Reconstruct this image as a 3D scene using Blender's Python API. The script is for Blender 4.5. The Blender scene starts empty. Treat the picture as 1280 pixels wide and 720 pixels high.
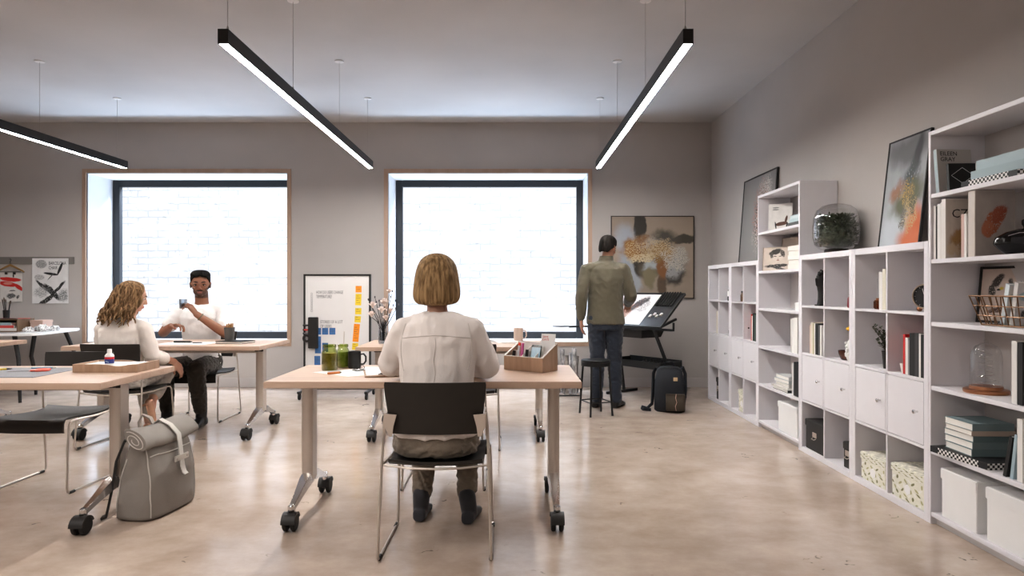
import bpy, bmesh, math, random
from mathutils import Vector as V, Matrix, noise
R = math.radians
PI = math.pi
random.seed(7)
scene = bpy.context.scene
COL = scene.collection

# ------------------------------------------------------------------ materials
MATS = {}
def rgba(c): return (c[0], c[1], c[2], 1.0)

def newmat(name):
    m = bpy.data.materials.new(name)
    m.use_nodes = True
    nt = m.node_tree
    b = nt.nodes['Principled BSDF']
    return m, nt, b

def mat(name, color, rough=0.5, metal=0.0, var=0.0, vscale=6.0, stretch=(1, 1, 1), bump=0.0, bscale=40.0,
        spec=0.5, emit=None, estr=0.0, sheen=0.0):
    """Principled material with procedural colour variation and bump."""
    if name in MATS: return MATS[name]
    m, nt, b = newmat(name)
    N, L = nt.nodes, nt.links
    b.inputs['Base Color'].default_value = rgba(color)
    b.inputs['Roughness'].default_value = rough
    b.inputs['Metallic'].default_value = metal
    b.inputs['Specular IOR Level'].default_value = spec
    if sheen: b.inputs['Sheen Weight'].default_value = sheen
    if emit:
        b.inputs['Emission Color'].default_value = rgba(emit)
        b.inputs['Emission Strength'].default_value = estr
    tc = N.new('ShaderNodeTexCoord')
    mp = N.new('ShaderNodeMapping'); mp.inputs['Scale'].default_value = stretch
    L.new(tc.outputs['Object'], mp.inputs['Vector'])
    nz = N.new('ShaderNodeTexNoise'); nz.inputs['Scale'].default_value = vscale; nz.inputs['Detail'].default_value = 4
    L.new(mp.outputs['Vector'], nz.inputs['Vector'])
    mr = N.new('ShaderNodeMapRange')
    mr.inputs['From Min'].default_value = 0.3; mr.inputs['From Max'].default_value = 0.7
    mr.inputs['To Min'].default_value = 1 - max(var, 0.02); mr.inputs['To Max'].default_value = 1 + max(var, 0.02)
    L.new(nz.outputs['Fac'], mr.inputs['Value'])
    vm = N.new('ShaderNodeVectorMath'); vm.operation = 'SCALE'
    vm.inputs[0].default_value = color
    L.new(mr.outputs['Result'], vm.inputs['Scale'])
    L.new(vm.outputs['Vector'], b.inputs['Base Color'])
    if bump:
        nb = N.new('ShaderNodeTexNoise'); nb.inputs['Scale'].default_value = bscale; nb.inputs['Detail'].default_value = 5
        L.new(mp.outputs['Vector'], nb.inputs['Vector'])
        bp = N.new('ShaderNodeBump'); bp.inputs['Strength'].default_value = bump; bp.inputs['Distance'].default_value = 0.01
        L.new(nb.outputs['Fac'], bp.inputs['Height']); L.new(bp.outputs['Normal'], b.inputs['Normal'])
    MATS[name] = m
    return m

def wood(name, c1, c2, axis='X', rough=0.45, scale=9.0):
    if name in MATS: return MATS[name]
    m, nt, b = newmat(name); N, L = nt.nodes, nt.links
    tc = N.new('ShaderNodeTexCoord'); mp = N.new('ShaderNodeMapping')
    mp.inputs['Scale'].default_value = {'X': (.09, 1, 1), 'Y': (1, .09, 1), 'Z': (1, 1, .06)}[axis]
    L.new(tc.outputs['Object'], mp.inputs['Vector'])
    n1 = N.new('ShaderNodeTexNoise'); n1.inputs['Scale'].default_value = scale; n1.inputs['Detail'].default_value = 6
    n1.inputs['Distortion'].default_value = .6
    n2 = N.new('ShaderNodeTexNoise'); n2.inputs['Scale'].default_value = scale * 9; n2.inputs['Detail'].default_value = 3
    L.new(mp.outputs['Vector'], n1.inputs['Vector']); L.new(mp.outputs['Vector'], n2.inputs['Vector'])
    ad = N.new('ShaderNodeMath'); ad.operation = 'MULTIPLY_ADD'; ad.inputs[1].default_value = .45
    L.new(n2.outputs['Fac'], ad.inputs[0]); L.new(n1.outputs['Fac'], ad.inputs[2])
    cr = N.new('ShaderNodeValToRGB')
    cr.color_ramp.elements[0].position = .5; cr.color_ramp.elements[0].color = rgba(c2)
    cr.color_ramp.elements[1].position = .9; cr.color_ramp.elements[1].color = rgba(c1)
    L.new(ad.outputs[0], cr.inputs['Fac']); L.new(cr.outputs['Color'], b.inputs['Base Color'])
    b.inputs['Roughness'].default_value = rough
    MATS[name] = m
    return m

def glass(name, tint=(1, 1, 1), refl=0.12, tintw=1.0):
    """Thin clear sheet: fresnel-weighted gloss over a tinted see-through layer."""
    if name in MATS: return MATS[name]
    m, nt, b = newmat(name); N, L = nt.nodes, nt.links
    N.remove(b)
    out = N['Material Output']
    tr = N.new('ShaderNodeBsdfTransparent'); tr.inputs['Color'].default_value = rgba(tint)
    gl = N.new('ShaderNodeBsdfGlossy'); gl.inputs['Roughness'].default_value = .03
    lw = N.new('ShaderNodeLayerWeight'); lw.inputs['Blend'].default_value = refl * 2
    mx = N.new('ShaderNodeMixShader')
    nz = N.new('ShaderNodeTexNoise'); nz.inputs['Scale'].default_value = 3
    mm = N.new('ShaderNodeMath'); mm.operation = 'MULTIPLY'
    mr = N.new('ShaderNodeMapRange'); mr.inputs['To Min'].default_value = .8; mr.inputs['To Max'].default_value = 1
    L.new(nz.outputs['Fac'], mr.inputs['Value'])
    L.new(lw.outputs['Facing'], mm.inputs[0]); L.new(mr.outputs['Result'], mm.inputs[1])
    L.new(mm.outputs[0], mx.inputs['Fac']); L.new(tr.outputs[0], mx.inputs[1]); L.new(gl.outputs[0], mx.inputs[2])
    L.new(mx.outputs[0], out.inputs['Surface'])
    MATS[name] = m
    return m

def paint(name, base, blobs, rough=.6, basevar=.08, emitlike=False):
    """Picture on a flat panel: layered noisy strokes in the panel's own UV square.
    blob = (cx, cy, rx, ry, rot_deg, colour, distort, noise_scale, soft, speckle)"""
    if name in MATS: return MATS[name]
    m, nt, b = newmat(name); N, L = nt.nodes, nt.links
    tc = N.new('ShaderNodeTexCoord')
    nzs = {}
    def warped(scale, amt):
        k = (scale, amt)
        if k in nzs: return nzs[k]
        nz = N.new('ShaderNodeTexNoise'); nz.inputs['Scale'].default_value = scale; nz.inputs['Detail'].default_value = 5
        L.new(tc.outputs['UV'], nz.inputs['Vector'])
        s = N.new('ShaderNodeVectorMath'); s.operation = 'SUBTRACT'; s.inputs[1].default_value = (.5, .5, .5)
        L.new(nz.outputs['Color'], s.inputs[0])
        sc = N.new('ShaderNodeVectorMath'); sc.operation = 'SCALE'; sc.inputs['Scale'].default_value = amt
        L.new(s.outputs['Vector'], sc.inputs[0])
        a = N.new('ShaderNodeVectorMath'); a.operation = 'ADD'
        L.new(sc.outputs['Vector'], a.inputs[0]); L.new(tc.outputs['UV'], a.inputs[1])
        nzs[k] = a.outputs['Vector']
        return nzs[k]
    n0 = N.new('ShaderNodeTexNoise'); n0.inputs['Scale'].default_value = 5; n0.inputs['Detail'].default_value = 6
    L.new(tc.outputs['UV'], n0.inputs['Vector'])
    mr = N.new('ShaderNodeMapRange'); mr.inputs['To Min'].default_value = 1 - basevar * 2; mr.inputs['To Max'].default_value = 1 + basevar * 2
    L.new(n0.outputs['Fac'], mr.inputs['Value'])
    vs = N.new('ShaderNodeVectorMath'); vs.operation = 'SCALE'; vs.inputs[0].default_value = base
    L.new(mr.outputs['Result'], vs.inputs['Scale'])
    cur = vs.outputs['Vector']
    for (cx, cy, rx, ry, rot, col, dis, ns, soft, spk) in blobs:
        mp = N.new('ShaderNodeMapping'); mp.vector_type = 'TEXTURE'
        mp.inputs['Location'].default_value = (cx, cy, 0); mp.inputs['Rotation'].default_value = (0, 0, R(rot))
        mp.inputs['Scale'].default_value = (rx, ry, 1)
        L.new(warped(ns, dis), mp.inputs['Vector'])
        # flatten z so the distance is planar
        fl = N.new('ShaderNodeVectorMath'); fl.operation = 'MULTIPLY'; fl.inputs[1].default_value = (1, 1, 0)
        L.new(mp.outputs['Vector'], fl.inputs[0])
        ln = N.new('ShaderNodeVectorMath'); ln.operation = 'LENGTH'; L.new(fl.outputs['Vector'], ln.inputs[0])
        r = N.new('ShaderNodeMapRange'); r.interpolation_type = 'SMOOTHSTEP'
        r.inputs['From Min'].default_value = 1 - soft; r.inputs['From Max'].default_value = 1 + soft
        r.inputs['To Min'].default_value = 1; r.inputs['To Max'].default_value = 0
        L.new(ln.outputs['Value'], r.inputs['Value'])
        fac = r.outputs['Result']
        if spk:
            sp = N.new('ShaderNodeTexNoise'); sp.inputs['Scale'].default_value = ns * 6; sp.inputs['Detail'].default_value = 3
            L.new(tc.outputs['UV'], sp.inputs['Vector'])
            r2 = N.new('ShaderNodeMapRange'); r2.inputs['From Min'].default_value = .3 + spk * .25; r2.inputs['From Max'].default_value = .36 + spk * .25
            L.new(sp.outputs['Fac'], r2.inputs['Value'])
            mu = N.new('ShaderNodeMath'); mu.operation = 'MULTIPLY'
            L.new(fac, mu.inputs[0]); L.new(r2.outputs['Result'], mu.inputs[1]); fac = mu.outputs[0]
        mx = N.new('ShaderNodeMix'); mx.data_type = 'RGBA'
        L.new(fac, mx.inputs['Factor']); L.new(cur, mx.inputs['A']); mx.inputs['B'].default_value = rgba(col)
        cur = mx.outputs['Result']
    L.new(cur, b.inputs['Base Color'])
    b.inputs['Roughness'].default_value = rough
    MATS[name] = m
    return m

# ------------------------------------------------------------------ mesh builder
def frame_from(d):
    d = d.normalized()
    a = V((0, 0, 1)) if abs(d.z) < .9 else V((1, 0, 0))
    x = a.cross(d).normalized()
    return x, d.cross(x)

class MB:
    def __init__(s): s.v = []; s.f = []; s.uv = {}
    def add(s, vs, fs):
        o = len(s.v)
        s.v += [V(p) for p in vs]
        s.f += [tuple(i + o for i in f) for f in fs]
        return s
    def box(s, x0, x1, y0, y1, z0, z1, M=None):
        vs = [V((x, y, z)) for z in (z0, z1) for y in (y0, y1) for x in (x0, x1)]
        if M: vs = [M @ p for p in vs]
        return s.add(vs, [(0, 2, 3, 1), (4, 5, 7, 6), (0, 1, 5, 4), (2, 6, 7, 3), (0, 4, 6, 2), (1, 3, 7, 5)])
    def rings(s, rs, cap=True, closed=True):
        n = len(rs[0]); o = len(s.v); fs = []
        for r in rs: s.v += [V(p) for p in r]
        for i in range(len(rs) - 1):
            for j in range(n if closed else n - 1):
                k = (j + 1) % n
                fs.append((o + i * n + j, o + i * n + k, o + (i + 1) * n + k, o + (i + 1) * n + j))
        if cap:
            fs.append(tuple(o + j for j in range(n - 1, -1, -1)))
            e = o + (len(rs) - 1) * n
            fs.append(tuple(e + j for j in range(n)))
        s.f += fs
        return s
    def tube(s, pts, r, n=8, flat=None, closed=False):
        """round (or flat=(w,h) rectangular-ish) bar along a path"""
        pts = [V(p) for p in pts]; m = len(pts)
        rad = r if isinstance(r, (list, tuple)) else [r] * m
        x = None; rs = []
        for i, p in enumerate(pts):
            if closed: t = (pts[(i + 1) % m] - pts[i - 1]).normalized()
            elif i == 0: t = (pts[1] - p).normalized()
            elif i == m - 1: t = (p - pts[i - 1]).normalized()
            else:
                t = ((pts[i + 1] - p).normalized() + (p - pts[i - 1]).normalized())
                t = t.normalized() if t.length > 1e-6 else (pts[i + 1] - p).normalized()
            if x is None: x, y = frame_from(t)
            else:
                x = (x - t * x.dot(t))
                x = x.normalized() if x.length > 1e-6 else frame_from(t)[0]
                y = t.cross(x)
            if flat:
                w, h = flat
                q = [(-w, -h), (w, -h), (w, h), (-w, h)]
                rs.append([p + x * a * rad[i] + y * b * rad[i] for a, b in q])
            else:
                rs.append([p + (x * math.cos(2 * PI * k / n) + y * math.sin(2 * PI * k / n)) * rad[i] for k in range(n)])
        if closed:
            rs.append(rs[0]); return s.rings(rs, cap=False)
        return s.rings(rs)
    def capsule(s, a, b, ra, rb, n=14):
        a = V(a); b = V(b); d = (b - a)
        if d.length < 1e-6: d = V((0, 0, 1e-4))
        u = d.normalized(); pts = []; rad = []
        for t in (1, .92, .7, .38): pts.append(a - u * ra * t); rad.append(ra * math.sqrt(max(1 - t * t, .0004)))
        pts.append(a); rad.append(ra)
        pts.append(b); rad.append(rb)
        for t in (.38, .7, .92, 1): pts.append(b + u * rb * t); rad.append(rb * math.sqrt(max(1 - t * t, .0004)))
        x, y = frame_from(u)
        return s.rings([[p + (x * math.cos(2 * PI * k / n) + y * math.sin(2 * PI * k / n)) * r for k in range(n)] for p, r in zip(pts, rad)])
    def ellipsoid(s, c, r, M=None, n=20, m=12):
        c = V(c); rs = []
        for i in range(m + 1):
            t = -PI / 2 + PI * i / m
            ct = max(math.cos(t), .02)
            ring = [V((r[0] * ct * math.cos(2 * PI * k / n), r[1] * ct * math.sin(2 * PI * k / n), r[2] * math.sin(t))) for k in range(n)]
            rs.append([c + (M @ p if M else p) for p in ring])
        return s.rings(rs)
    def lathe(s, prof, n=24, c=(0, 0, 0), M=None, cap=True):
        c = V(c); rs = []
        for r, z in prof:
            ring = [V((max(r, .0003) * math.cos(2 * PI * k / n), max(r, .0003) * math.sin(2 * PI * k / n), z)) for k in range(n)]
            rs.append([c + (M @ p if M else p) for p in ring])
        return s.rings(rs, cap=cap)
    def prism(s, poly, z0, z1, M=None):
        a = [V((x, y, z0)) for x, y in poly]; b = [V((x, y, z1)) for x, y in poly]
        if M: a = [M @ p for p in a]; b = [M @ p for p in b]
        return s.rings([a, b])
    def loftE(s, secs, n=24, sup=2.0):
        """elliptical sections (x,y,z,rx,ry,yaw)"""
        rs = []
        for q in secs:
            x, y, z, rx, ry = q[:5]; yaw = q[5] if len(q) > 5 else 0
            ring = []
            for k in range(n):
                a = 2 * PI * k / n; ca, sa = math.cos(a), math.sin(a)
                px = rx * math.copysign(abs(ca) ** (2 / sup), ca); py = ry * math.copysign(abs(sa) ** (2 / sup), sa)
                ring.append(V((x + px * math.cos(yaw) - py * math.sin(yaw), y + px * math.sin(yaw) + py * math.cos(yaw), z)))
            rs.append(ring)
        return s.rings(rs)
    def build(s, name, m, parent=None, bevel=0.0, smooth=True, angle=38, off=None):
        me = bpy.data.meshes.new(name)
        vs = s.v if off is None else [p - V(off) for p in s.v]
        me.from_pydata([tuple(p) for p in vs], [], s.f)
        me.validate(); me.update()
        bm = bmesh.new(); bm.from_mesh(me); bmesh.ops.recalc_face_normals(bm, faces=bm.faces[:])
        if bevel:
            ed = [e for e in bm.edges if len(e.link_faces) == 2 and e.calc_face_angle(0) > R(50)]
            bmesh.ops.bevel(bm, geom=ed, offset=bevel, segments=2, affect='EDGES', clamp_overlap=True)
        bm.to_mesh(me); bm.free()
        o = bpy.data.objects.new(name, me); COL.objects.link(o)
        if m is not None: me.materials.append(m)
        if smooth and len(me.polygons):
            me.polygons.foreach_set('use_smooth', [True] * len(me.polygons))
            me.set_sharp_from_angle(angle=R(angle))
        if parent: o.parent = parent
        return o

def quad(name, p0, p1, p2, p3, m, parent=None):
    """flat panel with its own UV square: p0 bottom-left, p1 bottom-right, p2 top-right, p3 top-left"""
    me = bpy.data.meshes.new(name)
    me.from_pydata([tuple(p0), tuple(p1), tuple(p2), tuple(p3)], [], [(0, 1, 2, 3)])
    uv = me.uv_layers.new(name='UVMap')
    for i, c in enumerate(((0, 0), (1, 0), (1, 1), (0, 1))): uv.data[i].uv = c
    me.materials.append(m)
    o = bpy.data.objects.new(name, me); COL.objects.link(o)
    if parent: o.parent = parent
    return o

def text(name, body, size, M, m, parent=None, width=None):
    """lettering as a thin mesh lying in the XY plane of M"""
    cu = bpy.data.curves.new(name, 'FONT'); cu.body = body; cu.size = size; cu.extrude = .0002
    cu.space_line = .95; cu.resolution_u = 2
    t = bpy.data.objects.new(name, cu); COL.objects.link(t)
    bpy.context.view_layer.update()
    me = bpy.data.meshes.new_from_object(t.evaluated_get(bpy.context.evaluated_depsgraph_get()))
    COL.objects.unlink(t); bpy.data.objects.remove(t); bpy.data.curves.remove(cu)
    if width:
        w = max(v.co.x for v in me.vertices) or 1
        me.transform(Matrix.Diagonal((width / w, 1, 1, 1)))
    me.transform(M); me.materials.clear(); me.materials.append(m); me.name = name
    o = bpy.data.objects.new(name, me); COL.objects.link(o)
    if parent: o.parent = parent
    return o

def tag(o, label=None, cat=None, group=None, kind=None):
    if label: o['label'] = label
    if cat: o['category'] = cat
    if group: o['group'] = group
    if kind: o['kind'] = kind
    return o

def thing(name, label, cat, loc=(0, 0, 0), rz=0.0, group=None):
    o = bpy.data.objects.new(name, None); COL.objects.link(o)
    o.empty_display_size = .05
    o.location = loc; o.rotation_euler = (0, 0, rz)
    return tag(o, label, cat, group)

def children(o): return [c for c in COL.objects if c.parent == o]
def copy_tree(o, parent=None):
    c = o.copy(); COL.objects.link(c); c.parent = parent
    for ch in children(o): copy_tree(ch, c)
    return c
def dup(o, label, loc, rz=0.0, group=None):
    c = copy_tree(o); c.location = loc; c.rotation_euler = (0, 0, rz); c['label'] = label
    if group: c['group'] = group
    return c

def remeshed(mb, name, m, parent, voxel=.006, smooth=3, off=(0, 0, 0), wrinkle=0.0, wscale=(14, 14, 9), decimate=None):
    """fuse overlapping volumes of mb into ONE continuous skin"""
    t = mb.build('tmp', None, None, smooth=False)
    md = t.modifiers.new('r', 'REMESH'); md.mode = 'VOXEL'; md.voxel_size = voxel
    if smooth:
        sm = t.modifiers.new('s', 'SMOOTH'); sm.factor = .5; sm.iterations = smooth
    if decimate:
        dc = t.modifiers.new('d', 'DECIMATE'); dc.ratio = decimate
    bpy.context.view_layer.update()
    me = bpy.data.meshes.new_from_object(t.evaluated_get(bpy.context.evaluated_depsgraph_get()))
    tm = t.data; COL.objects.unlink(t); bpy.data.objects.remove(t); bpy.data.meshes.remove(tm)
    if wrinkle:
        nr = [v.normal.copy() for v in me.vertices]
        for v, n_ in zip(me.vertices, nr):
            q = V((v.co.x * wscale[0], v.co.y * wscale[1], v.co.z * wscale[2]))
            w = noise.noise(q) + .5 * noise.noise(q * 2.3 + V((3, 1, 7)))
            w = 1 - abs(w) * 2.2
            v.co += n_ * w * wrinkle
    me.transform(Matrix.Translation(-V(off)))
    me.name = name; me.materials.clear(); me.materials.append(m)
    me.polygons.foreach_set('use_smooth', [True] * len(me.polygons))
    o = bpy.data.objects.new(name, me); COL.objects.link(o); o.parent = parent
    return o

# shared materials
M_white = mat('white_lacquer', (.74, .72, .745), .42, var=.015)
M_shelfin = mat('white_lacquer_shaded', (.56, .53, .52), .5, var=.015)  # shelf backs and plinths: interior shade put into the colour
M_oak = wood('pale_oak_top', (.56, .415, .325), (.47, .335, .255), 'X', .38)
M_oakedge = wood('pale_oak_edge', (.52, .36, .26), (.42, .28, .19), 'X', .45)
M_casing = wood('oak_casing', (.47, .34, .26), (.40, .28, .20), 'Z', .5)
M_steel = mat('satin_steel', (.56, .50, .45), .38, .75, var=.03)
M_alu = mat('brushed_alu', (.58, .52, .47), .33, .6, var=.03)
M_chrome = mat('polished_chrome', (.72, .71, .71), .16, 1.0)
M_black = mat('black_plastic', (.018, .016, .015), .5, var=.06)
M_rubber = mat('black_rubber', (.012, .012, .012), .6, var=.06)
M_blackm = mat('black_metal', (.02, .02, .02), .4, .3, var=.05)
M_brown_seat = mat('dark_brown_shell', (.026, .022, .019), .5, var=.04, bump=.05, bscale=300)
M_beige = mat('beige_bracket', (.52, .44, .38), .5)
M_paper = mat('white_paper', (.82, .81, .80), .7, var=.02)
M_page = mat('book_pages', (.80, .77, .72), .8, var=.05, vscale=120, stretch=(1, 1, 8))
M_ink = mat('black_ink', (.02, .02, .022), .6)
M_copper = mat('copper_metal', (.42, .20, .11), .3, .9, var=.08)
M_glass = glass('clear_glass', (.97, .98, .98), .10)
# ------------------------------------------------------------------ room
YB, XR, CEIL = 8.17, 2.455, 3.257
def wallmat(name, c):
    m, nt, b = newmat(name); N, L = nt.nodes, nt.links
    tc = N.new('ShaderNodeTexCoord')
    n1 = N.new('ShaderNodeTexNoise'); n1.inputs['Scale'].default_value = .9; n1.inputs['Detail'].default_value = 6
    n2 = N.new('ShaderNodeTexNoise'); n2.inputs['Scale'].default_value = 60; n2.inputs['Detail'].default_value = 4
    L.new(tc.outputs['Object'], n1.inputs['Vector']); L.new(tc.outputs['Object'], n2.inputs['Vector'])
    cr = N.new('ShaderNodeValToRGB'); e = cr.color_ramp.elements
    e[0].position = .3; e[0].color = rgba([k * .93 for k in c]); e[1].position = .7; e[1].color = rgba([min(1, k * 1.05) for k in c])
    L.new(n1.outputs['Fac'], cr.inputs['Fac']); L.new(cr.outputs['Color'], b.inputs['Base Color'])
    bp = N.new('ShaderNodeBump'); bp.inputs['Strength'].default_value = .12; bp.inputs['Distance'].default_value = .004
    L.new(n2.outputs['Fac'], bp.inputs['Height']); L.new(bp.outputs['Normal'], b.inputs['Normal'])
    b.inputs['Roughness'].default_value = .85
    return m
M_wall = wallmat('plaster_wall', (.47, .44, .42))
M_ceil = wallmat('plaster_ceiling', (.50, .48, .47))
M_reveal = wallmat('white_reveal', (.66, .66, .67))

def floormat():
    m, nt, b = newmat('polished_concrete'); N, L = nt.nodes, nt.links
    tc = N.new('ShaderNodeTexCoord')
    n1 = N.new('ShaderNodeTexNoise'); n1.inputs['Scale'].default_value = 2.4; n1.inputs['Detail'].default_value = 12; n1.inputs['Roughness'].default_value = .68
    mp = N.new('ShaderNodeMapping'); mp.inputs['Scale'].default_value = (1, 1.25, 1)
    L.new(tc.outputs['Object'], mp.inputs['Vector']); L.new(mp.outputs['Vector'], n1.inputs['Vector'])
    cr = N.new('ShaderNodeValToRGB'); e = cr.color_ramp.elements
    e[0].position = .28; e[0].color = (.37, .29, .236, 1); e[1].position = .72; e[1].color = (.585, .485, .412, 1)
    L.new(n1.outputs['Fac'], cr.inputs['Fac'])
    # sparse dark pits and hairline marks
    vo = N.new('ShaderNodeTexVoronoi'); vo.inputs['Scale'].default_value = 3.4
    mp2 = N.new('ShaderNodeMapping'); mp2.inputs['Scale'].default_value = (1, 2.6, 1)
    nw = N.new('ShaderNodeTexNoise'); nw.inputs['Scale'].default_value = 14
    va = N.new('ShaderNodeVectorMath'); va.operation = 'MULTIPLY_ADD'; va.inputs[1].default_value = (.25, .25, 0)
    L.new(tc.outputs['Object'], nw.inputs['Vector']); L.new(nw.outputs['Color'], va.inputs[0]); L.new(tc.outputs['Object'], va.inputs[2])
    L.new(va.outputs['Vector'], mp2.inputs['Vector']); L.new(mp2.outputs['Vector'], vo.inputs['Vector'])
    r = N.new('ShaderNodeMapRange'); r.inputs['From Min'].default_value = .045; r.inputs['From Max'].default_value = .09
    r.inputs['To Min'].default_value = .42; r.inputs['To Max'].default_value = 1
    L.new(vo.outputs['Distance'], r.inputs['Value'])
    vs = N.new('ShaderNodeVectorMath'); vs.operation = 'SCALE'
    L.new(cr.outputs['Color'], vs.inputs[0]); L.new(r.outputs['Result'], vs.inputs['Scale'])
    L.new(vs.outputs['Vector'], b.inputs['Base Color'])
    rr = N.new('ShaderNodeMapRange'); rr.inputs['To Min'].default_value = .08; rr.inputs['To Max'].default_value = .24
    L.new(n1.outputs['Fac'], rr.inputs['Value']); L.new(rr.outputs['Result'], b.inputs['Roughness'])
    n3 = N.new('ShaderNodeTexNoise'); n3.inputs['Scale'].default_value = 5; n3.inputs['Detail'].default_value = 1
    L.new(tc.outputs['Object'], n3.inputs['Vector'])
    bp = N.new('ShaderNodeBump'); bp.inputs['Strength'].default_value = .04; bp.inputs['Distance'].default_value = .01
    L.new(n3.outputs['Fac'], bp.inputs['Height']); L.new(bp.outputs['Normal'], b.inputs['Normal'])
    b.inputs['Specular IOR Level'].default_value = .75
    return m

def struct(mb, name, m, parent=None, **k):
    o = mb.build(name, m, parent, **k)
    if parent is None: o['kind'] = 'structure'
    return o
XL, YF = -7.6, -3.0
struct(MB().box(XL, XR + .3, YF, YB + .1, -.2, 0), 'floor', floormat(), smooth=False)
struct(MB().box(XL - .2, XR + .2, YF, YB + .62, CEIL, CEIL + .2), 'ceiling', M_ceil, smooth=False)
struct(MB().box(XR, XR + .2, YF, YB + .62, -.2, CEIL), 'wall_right', M_wall, smooth=False)
struct(MB().box(XL - .2, XL, YF, YB + .62, -.2, CEIL), 'wall_left', M_wall, smooth=False)
YO = YB + .62
struct(MB().box(-.7, XR, -1.4, -1.25, -.2, CEIL), 'light_block_wall', M_wall, smooth=False)  # unseen partition added to block light from behind on the right
W1 = (-5.235, -2.765, .555, 2.635); W2 = (-1.525, .935, .555, 2.635)     # clear openings x0,x1,z0,z1
mb = MB()
xs = [XL - .2, W1[0], W1[1], W2[0], W2[1], XR]
for i in range(5):
    if i in (1, 3):
        mb.box(xs[i], xs[i + 1], YB, YO, -.2, W1[2]); mb.box(xs[i], xs[i + 1], YB, YO, W1[3], CEIL)
    else: mb.box(xs[i], xs[i + 1], YB, YO, -.2, CEIL)
struct(mb, 'wall_back', M_wall, smooth=False)
struct(MB().box(XL, XR, YB - .014, YB, 0, .115), 'baseboard_back', mat('skirting_grey', (.50, .47, .46), .6), bevel=.003)
struct(MB().box(XR - .014, XR, 7.36, YB - .014, 0, .115), 'baseboard_right', mat('skirting_grey', (.50, .47, .46), .6), bevel=.003)
M_wframe = mat('anthracite_frame', (.022, .023, .026), .45)
M_pane = glass('window_glass', (.98, .99, 1), .05)
for idx, (x0, x1, z0, z1) in ((1, W1), (2, W2)):
    w = bpy.data.objects.new('window_%d' % idx, None); COL.objects.link(w); w['kind'] = 'structure'
    w.location = ((x0 + x1) / 2, YB, z0)
    off = w.location.copy()
    t = .05
    c = MB()
    c.box(x0 - t, x0, YB - .012, YB + .02, z0 - t, z1 + t); c.box(x1, x1 + t, YB - .012, YB + .02, z0 - t, z1 + t)
    c.box(x0, x1, YB - .012, YB + .02, z1, z1 + t); c.box(x0, x1, YB - .012, YB + .02, z0 - t, z0)
    c.build('window_casing', M_casing, w, bevel=.002, off=off)
    l = MB(); yr = YB + .55; g = .004
    l.box(x0, x0 + g, YB + .02, yr, z0, z1); l.box(x1 - g, x1, YB + .02, yr, z0, z1)
    l.box(x0, x1, YB + .02, yr, z1 - g, z1); l.box(x0, x1, YB + .02, yr, z0, z0 + g)
    l.build('reveal_lining', M_reveal, w, off=off, smooth=False)
    f = MB(); b_ = .085
    a0, a1, c0, c1 = x0 + g, x1 - g, z0 + g, z1 - g
    f.box(a0, a0 + b_, yr - .02, yr + .06, c0, c1); f.box(a1 - b_, a1, yr - .02, yr + .06, c0, c1)
    f.box(a0 + b_, a1 - b_, yr - .02, yr + .06, c1 - b_, c1); f.box(a0 + b_, a1 - b_, yr - .02, yr + .06, c0, c0 + b_)
    f.build('window_frame', M_wframe, w, bevel=.004, off=off)
    MB().box(a0 + b_, a1 - b_, yr + .012, yr + .018, c0 + b_, c1 - b_).build('pane', M_pane, w, off=off, smooth=False)

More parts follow.
